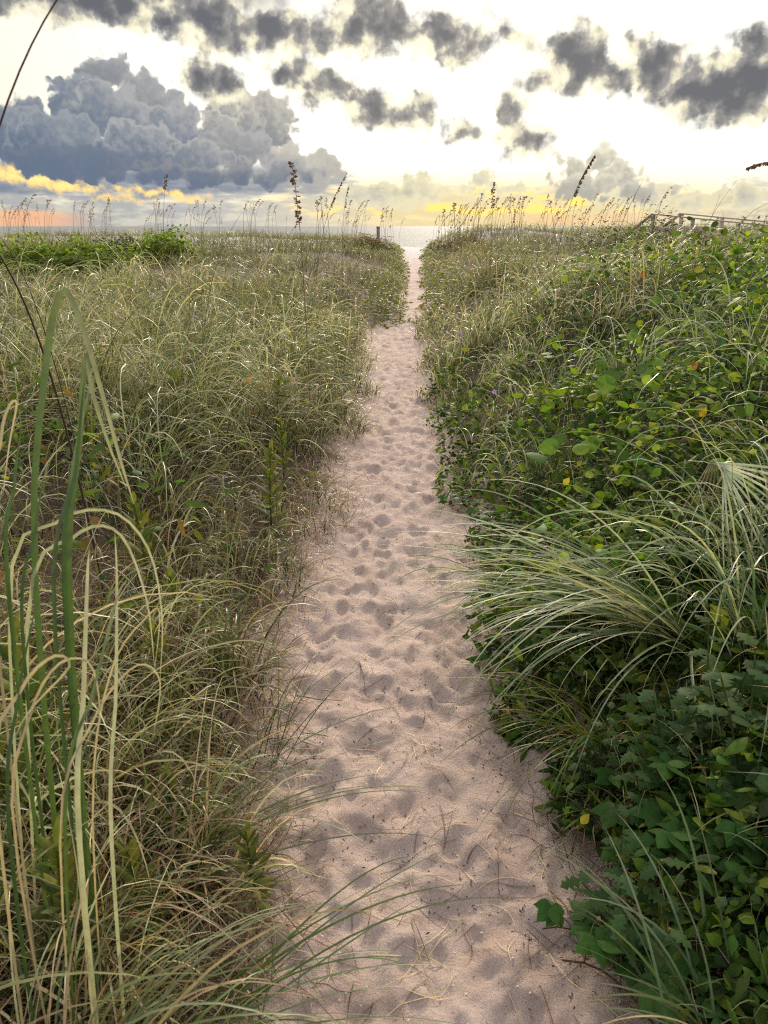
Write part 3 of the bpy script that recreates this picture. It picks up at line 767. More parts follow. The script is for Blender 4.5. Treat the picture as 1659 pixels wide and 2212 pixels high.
y = 1.1 * (9 / 1.1) ** rng.random(n); x = Ledge(y) + (Redge(y) - Ledge(y)) * rng.random(n)
z = H(x, y) + sand_detail(x, y) + .002
leaves(g, np.stack([x, y, z], 1), rand_dirs(n, -.05, .2), rand_up(n, .3), rng.uniform(.003, .008, n), 'petal', pal(n, [(.62, .57, .50), (.5, .42, .36)], [3, 1], .1))
tag(g.build('shell_fragments', M_DRY), 'tiny pale shell chips sprinkled over the sand path', 'shells', kind='stuff')
g = Geo()
n = 1700
y = 1.15 * (10 / 1.15) ** rng.random(n); w0, w1 = Ledge(y) - .28, Redge(y) + .08
x = w0 + (w1 - w0) * np.where(rng.random(n) < .8, rng.beta(.35, .35, n), rng.random(n))
a = rng.random(n) * 2 * PI; L = rng.uniform(.05, .22, n); k = 7
s = np.linspace(-.5, .5, k)[None]
aa = a[:, None] + rng.normal(0, .9, n)[:, None] * s
px_ = x[:, None] + np.cumsum(np.cos(aa), 1) * (L / k)[:, None]; py_ = y[:, None] + np.cumsum(np.sin(aa), 1) * (L / k)[:, None]
pz_ = (H(px_.ravel(), py_.ravel()) + sand_detail(px_.ravel(), py_.ravel())).reshape(px_.shape) + .004
P = np.stack([px_, py_, pz_], -1); S = np.stack([-np.sin(aa), np.cos(aa), 0 * aa], -1)
g.ribbons(P, S, blade_w(k, rng.uniform(.0015, .003, n), n), np.repeat(pal(n, [STRAW, BROWN, (.45, .36, .22), (.07, .045, .03)], [3, 3, 2, 2])[:, None], k, 1))
tag(g.build('fallen_straw', M_DRY), 'dead grass stems lying about on the sand path', 'straw', kind='stuff')
# ------------------------------------------------------------------ sea oats
def bez(p, k):
    p = np.asarray(p, float); s = np.linspace(0, 1, k)[:, None]
    if len(p) == 3: return (1-s)**2*p[0] + 2*s*(1-s)*p[1] + s**2*p[2]
    return (1-s)**3*p[0] + 3*s*(1-s)**2*p[1] + 3*s*s*(1-s)*p[2] + s**3*p[3]
SEED = [(.20, .115, .065), (.28, .165, .095), (.15, .08, .05), (.36, .25, .15)]
def seed_head(g, pts, n, size, droop_to=None, SEED=SEED):
    """flat overlapping spikelets hanging from short branches along the top of a stem"""
    pts = np.asarray(pts); k = len(pts)
    f = np.sort(rng.random(n)) * (k - 1); i = np.minimum(f.astype(int), k - 2); fr = (f - i)[:, None]
    base = pts[i] * (1 - fr) + pts[i + 1] * fr
    T = pts[i + 1] - pts[i]; T /= np.linalg.norm(T, axis=1, keepdims=True)
    out = rand_dirs(n, -.4, .4)
    lim = size * (1.5 - 1.1 * (f / (k - 1)))[:, None]
    base2 = base + out * lim * rng.random((n, 1)) * .25
    g.tube(pts, .0016 + .02 * size, SEED[0], 4)
    d = T * .55 + out * .55 + np.array([0, 0, -.45])
    if droop_to is not None: d = d + np.asarray(droop_to)
    leaves(g, base2, d, rand_dirs(n, -.9, .9), size * rng.uniform(.75, 1.25, n), 'ovate', pal(n, SEED, [4, 3, 3, 1]), .15, .2)
def oat(label, pts, r0, head=.0, nh=34, hs=.026, col=(.16, .11, .06), group='tall sea oat stalks standing above the grass', leaf=0, droop=None):
    """pts: world points root to tip; head: share of the stalk that carries seed"""
    pts = [np.asarray(p, float) for p in pts]
    gz_ = float(H(pts[0][0], pts[0][1]))
    root = pts[0].copy()
    o = empty('sea_oat', root)
    P = bez(pts, 22) - root
    g = Geo(); g.tube(P, np.linspace(r0, r0 * .35, 22), col, 5); g.build('stem', M_DRY, o)
    if head > 0:
        k = max(3, int(22 * head)); g = Geo(); seed_head(g, P[-k:], int(nh * 1.5), hs, droop); g.build('seed_head', M_DRY, o)
    for q in range(leaf):
        g = Geo(); i = int(rng.integers(4, 11))
        Pc, sd, sn = curves(P[i:i + 1], rng.uniform(.25, .5, 1), rng.random(1) * 2 * PI, rng.uniform(.2, .5, 1), rng.uniform(.8, 2, 1), 9, 1.6, rng.normal(0, .4, 1))
        g.ribbons(Pc, sd, blade_w(9, .006, 1), grade(pal(1, [STRAW, OLIVE, GREEN], [2, 2, 1]), PALE, sn), .2); g.build('leaf_blade', M_GRASS, o)
    return tag(o, label, 'sea oats', group)
def root_of(px, py, t):
    p = at(px, py, t); p[2] = H(p[0], p[1]) - .02; return p
A = at
oat('sea oat with a thick drooping reddish seed head, left of the path in the middle', [root_of(662, 640, 5.2), A(657, 560, 5.2), A(645, 440, 5.15), A(630, 352, 5.1)], .0032, .42, 46, .026, leaf=3)
oat('thin upright sea oat with a short dark head against the low clouds far left', [root_of(349, 560, 12), A(350, 500, 12), A(352, 440, 12), A(359, 375, 12)], .005, .26, 34, .034)
oat('sea oat leaning right with a forked seed head, just right of the thick headed one', [root_of(672, 540, 11), A(686, 490, 11), A(712, 440, 11), A(748, 376, 11)], .0045, .42, 40, .032, droop=(.4, 0, 0))
oat('short sea oat bowed over behind the thick headed stalk', [root_of(738, 545, 12), A(738, 510, 12), A(738, 470, 12), A(752, 402, 12)], .0035, .3, 20, .03, droop=(.3, 0, -.2))
oat('straight dark sea oat with a narrow upright head right of the path', [root_of(1060, 620, 8.5), A(1061, 560, 8.5), A(1062, 470, 8.5), A(1066, 394, 8.5)], .0038, .30, 40, .028, leaf=2)
oat('small sea oat with a dark tilted head between the two tall stalks on the right', [root_of(1098, 560, 13), A(1100, 520, 13), A(1105, 470, 13), A(1124, 426, 13)], .004, .42, 26, .032)
oat('tall sea oat leaning right with one sided seed plume before the pale low cloud', [root_of(1192, 560, 8), A(1205, 500, 8), A(1230, 420, 8), A(1284, 336, 8)], .0042, .38, 64, .030, droop=(.5, 0, -.35))
oat('bare dark stalk leaning right beside the plumed sea oat, without seed', [root_of(1270, 640, 5.6), A(1300, 560, 5.6), A(1345, 470, 5.6), A(1392, 384, 5.6)], .0034, 0, leaf=2)
oat('sea oat head hanging in from the right edge of the view', [root_of(1790, 640, 3.4), A(1800, 430, 3.4), A(1760, 300, 3.4), A(1612, 364, 3.4)], .0028, .40, 44, .022, droop=(-.3, 0, -.5))
oat('fine bare stalk leaning right on the bank before the boardwalk ramp', [root_of(1440, 600, 5), A(1490, 530, 5), A(1530, 470, 5), A(1592, 388, 5)], .0024, 0)
oat('second fine bare stalk beside the one before the boardwalk ramp', [root_of(1480, 590, 5.4), A(1510, 520, 5.4), A(1530, 490, 5.4), A(1556, 420, 5.4)], .0022, 0)
oat('dark reddish stalk arching out of view at the upper left', [root_of(-420, 1250, 1.25), A(-180, 700, 1.15), A(-40, 220, 1.05), A(150, -40, 1.0)], .0030, 0, col=(.13, .06, .045))
oat('thick dark stalk slanting across the grass at the left edge', [root_of(170, 900, 2.6), A(110, 720, 2.3), A(40, 590, 2.0), A(-60, 470, 1.8)], .0050, 0, col=(.09, .06, .045))
oat('thin dark stalk slanting left beside the thick one at the left edge', [root_of(150, 760, 3.0), A(100, 640, 2.8), A(40, 545, 2.6), A(-30, 480, 2.5)], .0028, 0, col=(.09, .06, .045))
oat('bare brown stalk leaning right out of the middle of the left grass', [root_of(408, 640, 6), A(445, 580, 6), A(480, 525, 6), A(518, 466, 6)], .0032, 0)
oat('slender stalk leaning right in the grass beside the thick headed sea oat', [root_of(560, 590, 9), A(590, 560, 9), A(615, 520, 9), A(650, 470, 9)], .003, .25, 14, .026)

# the many small ones along the dune crests: one seed-and-stem mesh each, six shapes shared
def far_oat_mesh(i):
    g = Geo(); h = 1.0
    b = rng.uniform(-.12, .20)
    P = bez([(0, 0, 0), (0.02, 0, .4), (b * .5, 0, .8), (b + (.14 if i % 2 else .03), 0, 1.0 - (.03 if i % 2 else 0))], 12)
    g.tube(P, np.linspace(.0046, .0024, 12), (.36, .28, .18), 4)
    seed_head(g, P[-4:], 13, .036, (.25, 0, -.3) if i % 2 else None, [(.38, .28, .18), (.30, .21, .13), (.45, .35, .23), (.5, .4, .28)])
    me = g.build('sea_oat_shape', M_DRY)
    return me
protos = [far_oat_mesh(i) for i in range(8)]
used_p = set()
def far_oat(px, t, h, label, group):
    p = at(px, 500, t); x, y = p[0], p[1]
    i = int(rng.integers(0, 8))
    o = protos[i] if i not in used_p else protos[i].copy()
    if i in used_p: COL.objects.link(o)
    used_p.add(i)
    o.name = 'sea_oat'
    o.location = (x, y, float(H(x, y)) - .02)
    o.scale = (h * rng.uniform(.8, 1.3), h, h); o.rotation_euler = (0, rng.normal(0, .05), rng.normal(0, .5))
    tag(o, label, 'sea oats', group)
gl, gr = 'sea oats along the far crest left of the path', 'sea oats along the far crest right of the path'
for k in range(120):
    px = (rng.uniform(-30, 500) if k < 62 else rng.uniform(430, 850)) if k % 3 == 0 else px + rng.normal(0, 16)
    t_ = rng.uniform(26, 43)
    far_oat(px, t_, rng.uniform(1.2, 2.15) * (1.0 if k < 62 else .95), 'small pale sea oat in the row along the far dune crest left of the path', gl)
for k in range(125):
    px = 935 + 480 * rng.random() ** 1.15
    t_ = rng.uniform(22, 42)
    far_oat(px, t_, rng.uniform(1.0, 1.9), 'small wind bent sea oat among the stand on the far dune right of the path', gr)
gk = 'sea oats at the boardwalk ramp'
for k in range(34):
    px = rng.uniform(1400, 1700); t_ = rng.uniform(9, 16)
    far_oat(px, t_, rng.uniform(.65, 1.05), 'fine sea oat bending on the bank in front of the boardwalk ramp', gk)

# ------------------------------------------------------------------ boardwalk ramp over the dune, and the lone post
WOODC = (.46, .38, .29)
bw = empty('boardwalk', (0, 0, 0))
tag(bw, 'weathered timber boardwalk ramp with handrails crossing the dune at the right', 'boardwalk')
apA = at(1409, 462, 24.0); apB = at(1470, 461, 24.4)
dirw = np.array([.50, -.866, 0]); fall_l = np.array([0, 0, -.085]); fall_s = np.array([0, 0, -.62])
sea_dir = -dirw
deck_g = Geo()
for ap in (apA, apB):
    g = Geo()
    g.bar(ap, ap + (dirw + fall_l) * 7.6, .14, .045, WOODC); g.build('handrail', M_WOOD, bw)
    g = Geo(); g.bar(ap + np.array([0, 0, -.02]), ap + (sea_dir + fall_s) * 1.5 + np.array([0, 0, -.02]), .14, .045, WOODC); g.build('handrail', M_WOOD, bw)
    g = Geo(); o_ = np.array([0, 0, -.42]); g.bar(ap + o_, ap + o_ + (dirw + fall_l) * 7.6, .04, .13, WOODC); g.build('middle_rail', M_WOOD, bw)
    for d in (0.06, 1.6, 3.2, 4.8, 6.4, 7.5):
        top = ap + (dirw + fall_l) * d + np.array([0, 0, -.03]); b_ = top.copy(); b_[2] = H(top[0], top[1]) - .3
        g = Geo(); g.bar(b_, top, .10, .10, WOODC, up=(0, 1, 0)); g.build('post', M_WOOD, bw)
    top = ap + (sea_dir + fall_s) * 1.42 + np.array([0, 0, -.05]); b_ = top.copy(); b_[2] = min(H(top[0], top[1]) - .3, top[2] - .5)
    g = Geo(); g.bar(b_, top, .10, .10, WOODC, up=(0, 1, 0)); g.build('post', M_WOOD, bw)
off = apB - apA
for d in np.arange(.1, 7.5, .16):
    a_ = apA + (dirw + fall_l) * d + np.array([0, 0, -.95]); deck_g.bar(a_, a_ + off, .14, .035, np.array(WOODC) * rng.uniform(.8, 1.1))
deck_g.build('deck', M_WOOD, bw)

p = at(817, 520, 38); zb = float(H(p[0], p[1]))
o = empty('wooden_post', (p[0], p[1], zb - .2))
topz = at(817, 491, 38)[2]
g = Geo(); g.bar((0, 0, 0), (0, 0, topz - zb + .2), .17, .17, (.20, .165, .13), up=(0, 1, 0)); g.build('shaft', M_WOOD, o)
g = Geo(); g.bar((0, 0, topz - zb + .2), (0, 0, topz - zb + .24), .20, .20, (.26, .22, .17), up=(0, 1, 0)); g.build('cap', M_WOOD, o)
tag(o, 'square weathered post standing alone by the sea beside the end of the path', 'post')

# ------------------------------------------------------------------ bushes
def bush(label, loc, rx, ry, rz, n, size, cols, wts, kind='ovate'):
    x, y = loc; z = float(H(x, y))
    o = empty('bush', (x, y, z))
    g = Geo()
    for k in range(9):
        a = rng.random() * 2 * PI; r = rng.random() ** .5 * .8
        g.tube(bez([(0.1 * math.cos(a), .1 * math.sin(a), -.05), (.25 * r * rx * math.cos(a), .25 * r * ry * math.sin(a), rz * .5), (r * rx * math.cos(a), r * ry * math.sin(a), rz * rng.uniform(.7, 1.05) * math.sqrt(max(.1, 1 - r * r * .7)))], 7), np.linspace(.012, .004, 7), (.14, .10, .06), 5)
    g.build('stems', M_DRY, o)
    g = Geo()
    d = rand_dirs(n, -.05, 1.0); r = rng.random(n) ** .4
    lum = .95 + 1.0 * fbm(d[:, 0] * 2.8 + x, d[:, 1] * 2.8 + d[:, 2] * 2 + y, 7, 3)
    b = d * np.array([rx, ry, rz]) * (r * lum)[:, None]
    b[:, 2] = np.maximum(b[:, 2], .02)
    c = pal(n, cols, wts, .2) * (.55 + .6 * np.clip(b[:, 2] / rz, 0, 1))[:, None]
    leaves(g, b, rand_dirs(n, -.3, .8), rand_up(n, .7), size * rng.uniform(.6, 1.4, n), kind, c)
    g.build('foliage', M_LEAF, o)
    return tag(o, label, 'bush', 'bushes on the dunes')
LIMEC = [(.19, .28, .035), (.15, .23, .03), (.25, .32, .05), (.09, .13, .025)]
DARKC = [(.05, .085, .03), (.035, .06, .022), (.08, .10, .035)]
p = at(95, 560, 15.5); bush('large bright green bush in the left background behind the dune grass', (p[0], p[1]), 2.1, 1.4, .80, 9000, .085, LIMEC, [4, 4, 2, 2])
p = at(345, 545, 19); bush('smaller bright green bush right of the large bright one in the left background', (p[0], p[1]), .95, .9, .72, 4500, .085, LIMEC, [3, 4, 2, 3])
p = at(250, 545, 21); bush('dark low bush between the two bright green bushes in the left background', (p[0], p[1]), 1.1, .9, .5, 3500, .08, DARKC, [3, 3, 2])
p = at(1385, 520, 17); bush('dark green bush on the crest at the left end of the boardwalk ramp', (p[0], p[1]), 1.5, .9, 1.35, 8000, .07, DARKC, [3, 3, 2], 'lance')
p = at(790, 545, 31); bush('reddish brown shrub by the lone post at the end of the path', (p[0], p[1]), 1.5, 1.0, .55, 3200, .10, [(.17, .09, .05), (.14, .11, .05), (.10, .10, .04)], [3, 2, 2], 'lance')
p = at(1010, 540, 29); bush('reddish brown shrub on the dune flank right of the path end', (p[0], p[1]), 1.4, 1.0, .5, 3000, .10, [(.16, .09, .05), (.14, .12, .05), (.09, .10, .04)], [3, 2, 2], 'lance')

# ------------------------------------------------------------------ leafy single plants
def plant_goldenrod():
    o = empty('leafy_plant'); g = Geo(); h = .36
    st = bez([(0, 0, -.12), (.01, 0, .12), (.0, .02, h)], 9); g.tube(st, np.linspace(.005, .0025, 9), (.16, .15, .05), 6); g.build('stem', M_LEAF, o)
    g = Geo(); n = 34; f = np.linspace(.12, 1, n); a = np.arange(n) * 2.4
    b = np.stack([np.interp(f, np.linspace(0, 1, 9), st[:, j]) for j in range(3)], 1)
    el_ = np.interp(f, [0, 1], [.15, 1.25])
    d = np.stack([np.cos(a) * np.cos(el_), np.sin(a) * np.cos(el_), np.sin(el_)], 1)
    up = np.stack([-np.cos(a) * np.sin(el_), -np.sin(a) * np.sin(el_), np.cos(el_)], 1)
    c = pal(n, [(.11, .15, .03), (.16, .17, .035), (.08, .12, .03)], [3, 2, 3], .15)
    leaves(g, b, d, up, np.interp(f, [0, .5, 1], [.085, .11, .06]), 'lance', c, .3, .35, (.22, .15, .05), .35)
    g.build('foliage', M_LEAF, o); return o
def plant_round():
    o = empty('round_leaf_vine'); g = Geo(); gl_ = Geo(); n = 11
    g.tube(bez([(0, .03, -.2), (0, .02, -.1), (0, 0, .08)], 6), .004, (.14, .11, .05), 5)
    main = bez([(-.22, 0, .02), (-.1, .05, .10), (.1, -.04, .06), (.26, .02, .02)], 10); g.tube(main, .0035, (.16, .12, .05), 6)
    for k in range(n):
        b = main[1 + k * 8 // n]; a = rng.random() * 2 * PI; h = rng.uniform(.05, .15)
        tp = b + np.array([math.cos(a) * .06, math.sin(a) * .06, h]); g.tube(bez([b, b + np.array([0, 0, h * .6]), tp], 5), .002, (.18, .18, .06), 5)
        leaves(gl_, tp[None], np.array([[math.cos(a), math.sin(a), rng.uniform(-.2, .5)]]), np.array([[rng.normal(0, .4), rng.normal(-.5, .3), 1.0]]), np.array([rng.uniform(.075, .115)]), 'round', pal(1, [(.13, .22, .03), (.18, .27, .04), (.09, .16, .03)], [3, 2, 2], .12), .22, .25)
    g.build('stem', M_LEAF, o); gl_.build('foliage', M_LEAF, o); return o
def plant_creeper():
    o = empty('creeper'); g = Geo(); gl_ = Geo()
    main = bez([(-.18, 0, .01), (-.06, .06, .10), (.08, -.05, .09), (.2, .03, .02)], 9); g.tube(main, .0028, (.13, .08, .045), 6)
    for k in range(7):
        b = main[min(8, 1 + k)]; a0 = rng.random() * 2 * PI; h = rng.uniform(.05, .14)
        hub = b + np.array([math.cos(a0) * .05, math.sin(a0) * .05, h]); g.tube(bez([b, b + np.array([0, 0, h * .5]), hub], 5), .0016, (.14, .12, .045), 5)
        a = a0 + np.array([-2.1, -1.05, 0, 1.05, 2.1]); tz = rng.uniform(-.25, .15)
        d = np.stack([np.cos(a), np.sin(a), np.full(5, tz)], 1)
        up = np.repeat(np.array([[rng.normal(0, .25), rng.normal(-.35, .25), 1.0]]), 5, 0)
        leaves(gl_, np.repeat(hub[None], 5, 0), d, up, rng.uniform(.055, .078) * np.array([.75, .95, 1.1, .95, .75]), 'ovate', pal(5, [(.045, .115, .026), (.065, .14, .03)], [1, 1], .08), .25, .4)
    g.build('stem', M_LEAF, o); gl_.build('foliage', M_LEAF, o); return o
def plant_spurge():
    o = empty('wild_poinsettia'); g = Geo(); gl_ = Geo()
    for k in range(4):
        a = k * 1.6 + rng.random(); tip = np.array([math.cos(a) * .10, math.sin(a) * .10, rng.uniform(.24, .36)])
        st = bez([(0, 0, -.02), (tip[0] * .2, tip[1] * .2, .15), tip], 8); g.tube(st, np.linspace(.003, .0018, 8), (.11, .14, .04), 6)
        m = 9; f = np.linspace(.35, 1, m); b = np.stack([np.interp(f, np.linspace(0, 1, 8), st[:, j]) for j in range(3)], 1)
        an = np.arange(m) * 2.4 + a
        leaves(gl_, b, np.stack([np.cos(an), np.sin(an), np.full(m, .15)], 1), rand_up(m, .25), rng.uniform(.04, .068, m), 'lobed', pal(m, [(.045, .095, .030), (.06, .11, .032)], [2, 1], .1), .15, .45)
        gf = Geo(); m = 3; an = rng.random(m) * 2 * PI
        leaves(gf, np.repeat(tip[None], m, 0) - np.array([0, 0, .004]), np.stack([np.cos(an), np.sin(an), np.full(m, .6)], 1), rand_up(m, .3), rng.uniform(.006, .011, m), 'petal', pal(m, [(.60, .10, .05), (.30, .30, .06), (.55, .16, .07)], [2, 2, 1], .1)); gf.build('bracts', M_FLOWER, o)
    g.build('stem', M_LEAF, o); gl_.build('foliage', M_LEAF, o); return o
def put(proto, used, px, py, t_, label, cat, group, sc=1.0, dz=0.0, rz=None):
    o = proto if not used else copy_tree(proto)
    p = at(px, py, t_); z = float(H(p[0], p[1]))
    o.location = (p[0], p[1], z + dz); o.scale = (sc, sc, sc)
    o.rotation_euler = (0, 0, rng.random() * 2 * PI if rz is None else rz)
    return tag(o, label, cat, group)
def depth_on_ground(px, py, dz=.12):
    ts = np.geomspace(.7, 60, 900); d = ray(px, py)
    P = np.array([0, 0, CAM_Z]) + ts[:, None] * d
    hit = P[:, 2] < H(P[:, 0], P[:, 1]) + dz
    return ts[np.argmax(hit)] if hit.any() else 30.0
def spread_plants(make, spots, cat, group, dz, lift=0.0):
    pr = make()
    for i, (px, py, label, sc) in enumerate(spots):
        t_ = depth_on_ground(px, py, dz + .06)
        put(pr, i > 0, px, py, t_, label, cat, group, sc, lift)
spread_plants(plant_goldenrod, [
    (545, 1850, 'small leafy rosette plant standing in the sand at the left path edge', .62), (365, 1730, 'young yellow green plant shoot low in the straw at lower left', .6),
    (320, 1240, 'leafy yellow green stem in the tangled grass, left of the tall grass spear', 1.15), (385, 1330, 'leafy stem at the foot of the tall grass spear left of the path', .8),
    (95, 1640, 'broad dark leaved plant at the left edge of the view', 1.35), (30, 1790, 'pale green leaved plant in the corner under the dry grass at left', 1.2),
    (355, 1480, 'leafy green stem leaning over dry straw left of the path', .9), (470, 890, 'leafy plant in the grass below the white flowers', 1.1),
    (385, 930, 'yellowish leafy plant left of the white flowers', 1.25), (600, 900, 'yellowish leafy stem in the grass near the orange leaf', 1.1),
    (585, 1090, 'brownish green leafy plant near the left path edge', 1.15), (610, 1000, 'olive leafy plant near the left path edge, above the brownish one', 1.0),
    (230, 840, 'bright leafy plant in the grass in the left middle ground', 1.1), (190, 1000, 'leafy plant behind the tall foreground blades at left', 1.2),
    (150, 2010, 'green plant under the arching blades at lower left', 1.0), (310, 1950, 'small leafy plant below the straw at lower left', .8),
    (60, 850, 'leafy plant with broad leaves near the left edge of the view', 1.2)], 'leafy plant', 'leafy plants among the left grass', .16, .08)
spread_plants(plant_round, [
    (1480, 605, 'round leaved vine on the crest of the right bank', 1.0), (1370, 575, 'round leaved vine at the left end of the right bank crest', .9), (1600, 590, 'round leaved vine on the bank crest near the right edge', 1.0),
    (1395, 775, 'upright round leaves in the middle of the right bank', .95), (1590, 700, 'round leaved vine high on the bank at the right edge', 1.0), (1360, 890, 'large round leaved vine in the centre of the right bank', 1.1),
    (1290, 905, 'round leaved vine left of the large one on the bank', .9), (1510, 900, 'round leaved vine beside the yellow leaf on the bank', .95), (1250, 1030, 'round leaved vine below the leafy bank beside an orange leaf', .95),
    (1210, 800, 'round leaved vine nearer the path on the right bank', .8), (1600, 830, 'round leaved vine right of the brown curled leaf', .95), (1330, 1010, 'round leaved vine over dead grass on the bank', .85),
    (1180, 900, 'small round leaved vine above the path edge', .75), (1450, 690, 'round leaved vine below the bank crest', .85), (1540, 790, 'round leaved vine above the brown curled leaf', .85)], 'vine', 'round leaved vines on the right bank', .10, .16)
spread_plants(plant_creeper, [
    (1540, 1690, 'five leaflet creeper in the dark hollow at lower right', 1.05), (1440, 1790, 'five leaflet creeper left of the one in the dark hollow', 1.0), (1395, 2120, 'five leaflet creeper by the sand at the bottom right', .95),
    (1480, 2060, 'five leaflet creeper spreading under the bottom right grass', .9), (1560, 1860, 'five leaflet creeper below the dark hollow', 1.0), (1340, 1740, 'five leaflet creeper near the sand under the arching grass', .85),
    (1620, 1730, 'five leaflet creeper at the right edge of the hollow', 1.0), (1540, 1190, 'creeper with broad leaflets beneath the bent stalk fan', 1.2), (1450, 1240, 'creeper left of the bent stalk fan', 1.0),
    (1060, 1110, 'creeper spilling to the path edge in the middle distance', .75), (1050, 1180, 'lower creeper spilling onto the sand in the middle distance', .8), (990, 1060, 'small creeper tongue reaching onto the sand', .6),
    (1110, 1190, 'creeper above the bright grass bundle at the path edge', .9), (1290, 1980, 'creeper at the sand edge above the bottom creeper', .7)], 'creeper', 'creepers on the right bank', .08)
spread_plants(plant_spurge, [
    (1340, 1850, 'lobed leaf plant with red bracts by the sand at lower right', .9), (1550, 1480, 'lobed leaf plant with red bracts at the right edge above the hollow', 1.15), (1460, 1520, 'lobed leaf plant with red bracts left of the one at the right edge', 1.0),
    (1290, 1560, 'lobed leaf plant with red bracts under the arching grass', .8), (1640, 1560, 'tall lobed leaf plant cut by the right edge', 1.2), (1400, 1940, 'lobed leaf plant low at the bottom right', .8), (1420, 1640, 'lobed leaf plant in the middle of the dark hollow', .9)], 'wild poinsettia', 'wild poinsettias at lower right', .22)

# single coloured leaves and flowers
def single_leaf(name, label, cat, px, py, size, col, tip, kind='ovate', dz=.32):
    t_ = depth_on_ground(px, py, dz); p = at(px, py, t_)
    o = empty(name, p); g = Geo()
    vd = -ray(px, py); vd = vd / np.linalg.norm(vd)
    leaves(g, np.array([[0, 0, 0.]]), np.array([[.5, .1, .7]]), (vd * .6 + np.array([.5, 0, .6]))[None], np.array([size]), kind, np.array([col]), .3, .3, tip, .8); g.build('blade', M_LEAF, o)
    g = Geo(); g.tube(bez([(0, 0, 0), (-.02, 0, -.06), (-.01, .01, -min(.2, dz * .7))], 5), .0018, (.2, .14, .06), 5); g.build('stalk', M_LEAF, o)
    return tag(o, label, cat)
single_leaf('yellow_leaf', 'yellow and orange leaf in the grass left of the path', 'leaf', 533, 828, .055, (.60, .36, .03), (.60, .16, .02), dz=.42)
single_leaf('yellow_leaf', 'bright yellow round leaf at right on the bank', 'leaf', 1512, 900, .052, (.50, .36, .03), (.40, .34, .03))
single_leaf('yellow_leaf', 'yellow leaf in the leafy middle of the bank', 'leaf', 1300, 872, .036, (.45, .40, .03), (.40, .40, .03))
single_leaf('yellow_leaf', 'half orange half yellow leaf lower on the bank', 'leaf', 1218, 1048, .044, (.42, .40, .04), (.62, .25, .03))
single_leaf('brown_leaf', 'curled orange brown dead leaf on the bank', 'dead leaf', 1490, 800, .075, (.36, .15, .05), (.30, .12, .04), 'ovate')
single_leaf('brown_leaf', 'reddish dead leaf near the crest of the right bank', 'dead leaf', 1385, 600, .070, (.32, .10, .04), (.25, .08, .03), 'ovate')
single_leaf('yellow_leaf', 'yellow leaf at the path edge of the dark hollow', 'leaf', 1255, 1780, .034, (.42, .38, .05), (.5, .36, .03), dz=.18)
def flower(label, px, py, size, col, group, dz):
    t_ = depth_on_ground(px, py, dz); p = at(px, py, t_)
    o = empty('flower', p); g = Geo(); n = 5; a = np.arange(n) * 2 * PI / n
    vd = -ray(px, py); vd /= np.linalg.norm(vd); e1 = np.cross(vd, (0, 0, 1)); e1 /= np.linalg.norm(e1); e2 = np.cross(e1, vd)
    leaves(g, np.zeros((n, 3)), np.cos(a)[:, None] * e1 + np.sin(a)[:, None] * e2 + vd * .3, np.repeat(vd[None], n, 0), size, 'petal', np.repeat(np.array([col]), n, 0), .1, .2); g.build('petals', M_FLOWER, o)
    g = Geo(); g.tube(bez([(0, 0, 0), (0.01, .01, -dz * .4), (0, .0, -dz * .9)], 6), .0016, (.12, .14, .05), 5); g.build('stem', M_LEAF, o)
    return tag(o, label, 'flower', group)
flower('white flower in the left grass, the right one of the pair', 441, 873, .020, (.80, .80, .78), 'white flowers', .35)
flower('white flower in the left grass, the left one of the pair', 398, 866, .015, (.75, .75, .72), 'white flowers', .35)
flower('small white flower low in the left grass near the foreground blades', 252, 948, .018, (.75, .75, .72), 'white flowers', .32)
flower('upper of the two purple flowers right of the path', 995, 722, .028, (.36, .24, .60), 'purple flowers', .3)
flower('lower of the two purple flowers right of the path', 998, 736, .024, (.36, .24, .60), 'purple flowers', .27)
flower('single purple flower on the right bank nearer than the purple pair', 1068, 846, .020, (.36, .26, .58), 'purple flowers', .3)

# ------------------------------------------------------------------ big single grass clumps in the foreground
def clump(label, px, py, t_, specs, dz=0.0, group=None):
    p = at(px, py, t_); p[2] = float(H(p[0], p[1])) + dz
    o = empty('grass_clump', p); 
    for nm, (n, L, w, phi, phij, lean, bend, bendj, cols, wts, tip, tipa) in specs:
        root = np.stack([rng.normal(0, .035, n), rng.normal(0, .035, n), np.full(n, -.02)], 1)
        Ls = L * rng.uniform(.65, 1.12, n)
        P, sd, sn = curves(root, Ls, phi + rng.normal(0, phij, n), np.abs(rng.normal(lean, .12, n)), np.clip(rng.normal(bend, bendj, n), .1, 3.2), 16, rng.uniform(1.3, 2.6, n), rng.normal(0, .3, n), rng.normal(0, .35, n), rng.normal(0, .6, n))
        P = off_ground(P + p, .008)
        ok = clear_of_camera(P, .38)
        P = (P - p)[ok]; sd = sd[ok]; m = len(P)
        g = Geo(); g.ribbons(P, sd, blade_w(16, w * rng.uniform(.75, 1.2, m), m, .7), grade(pal(m, cols, wts, .14), tip, np.repeat(sn, m, 0), tipa, 1.8), .35)
        g.build(nm, M_GRASS, o)
    return tag(o, label, 'grass clump', group)
BL = 'green_blades'; DB = 'dry_blades'
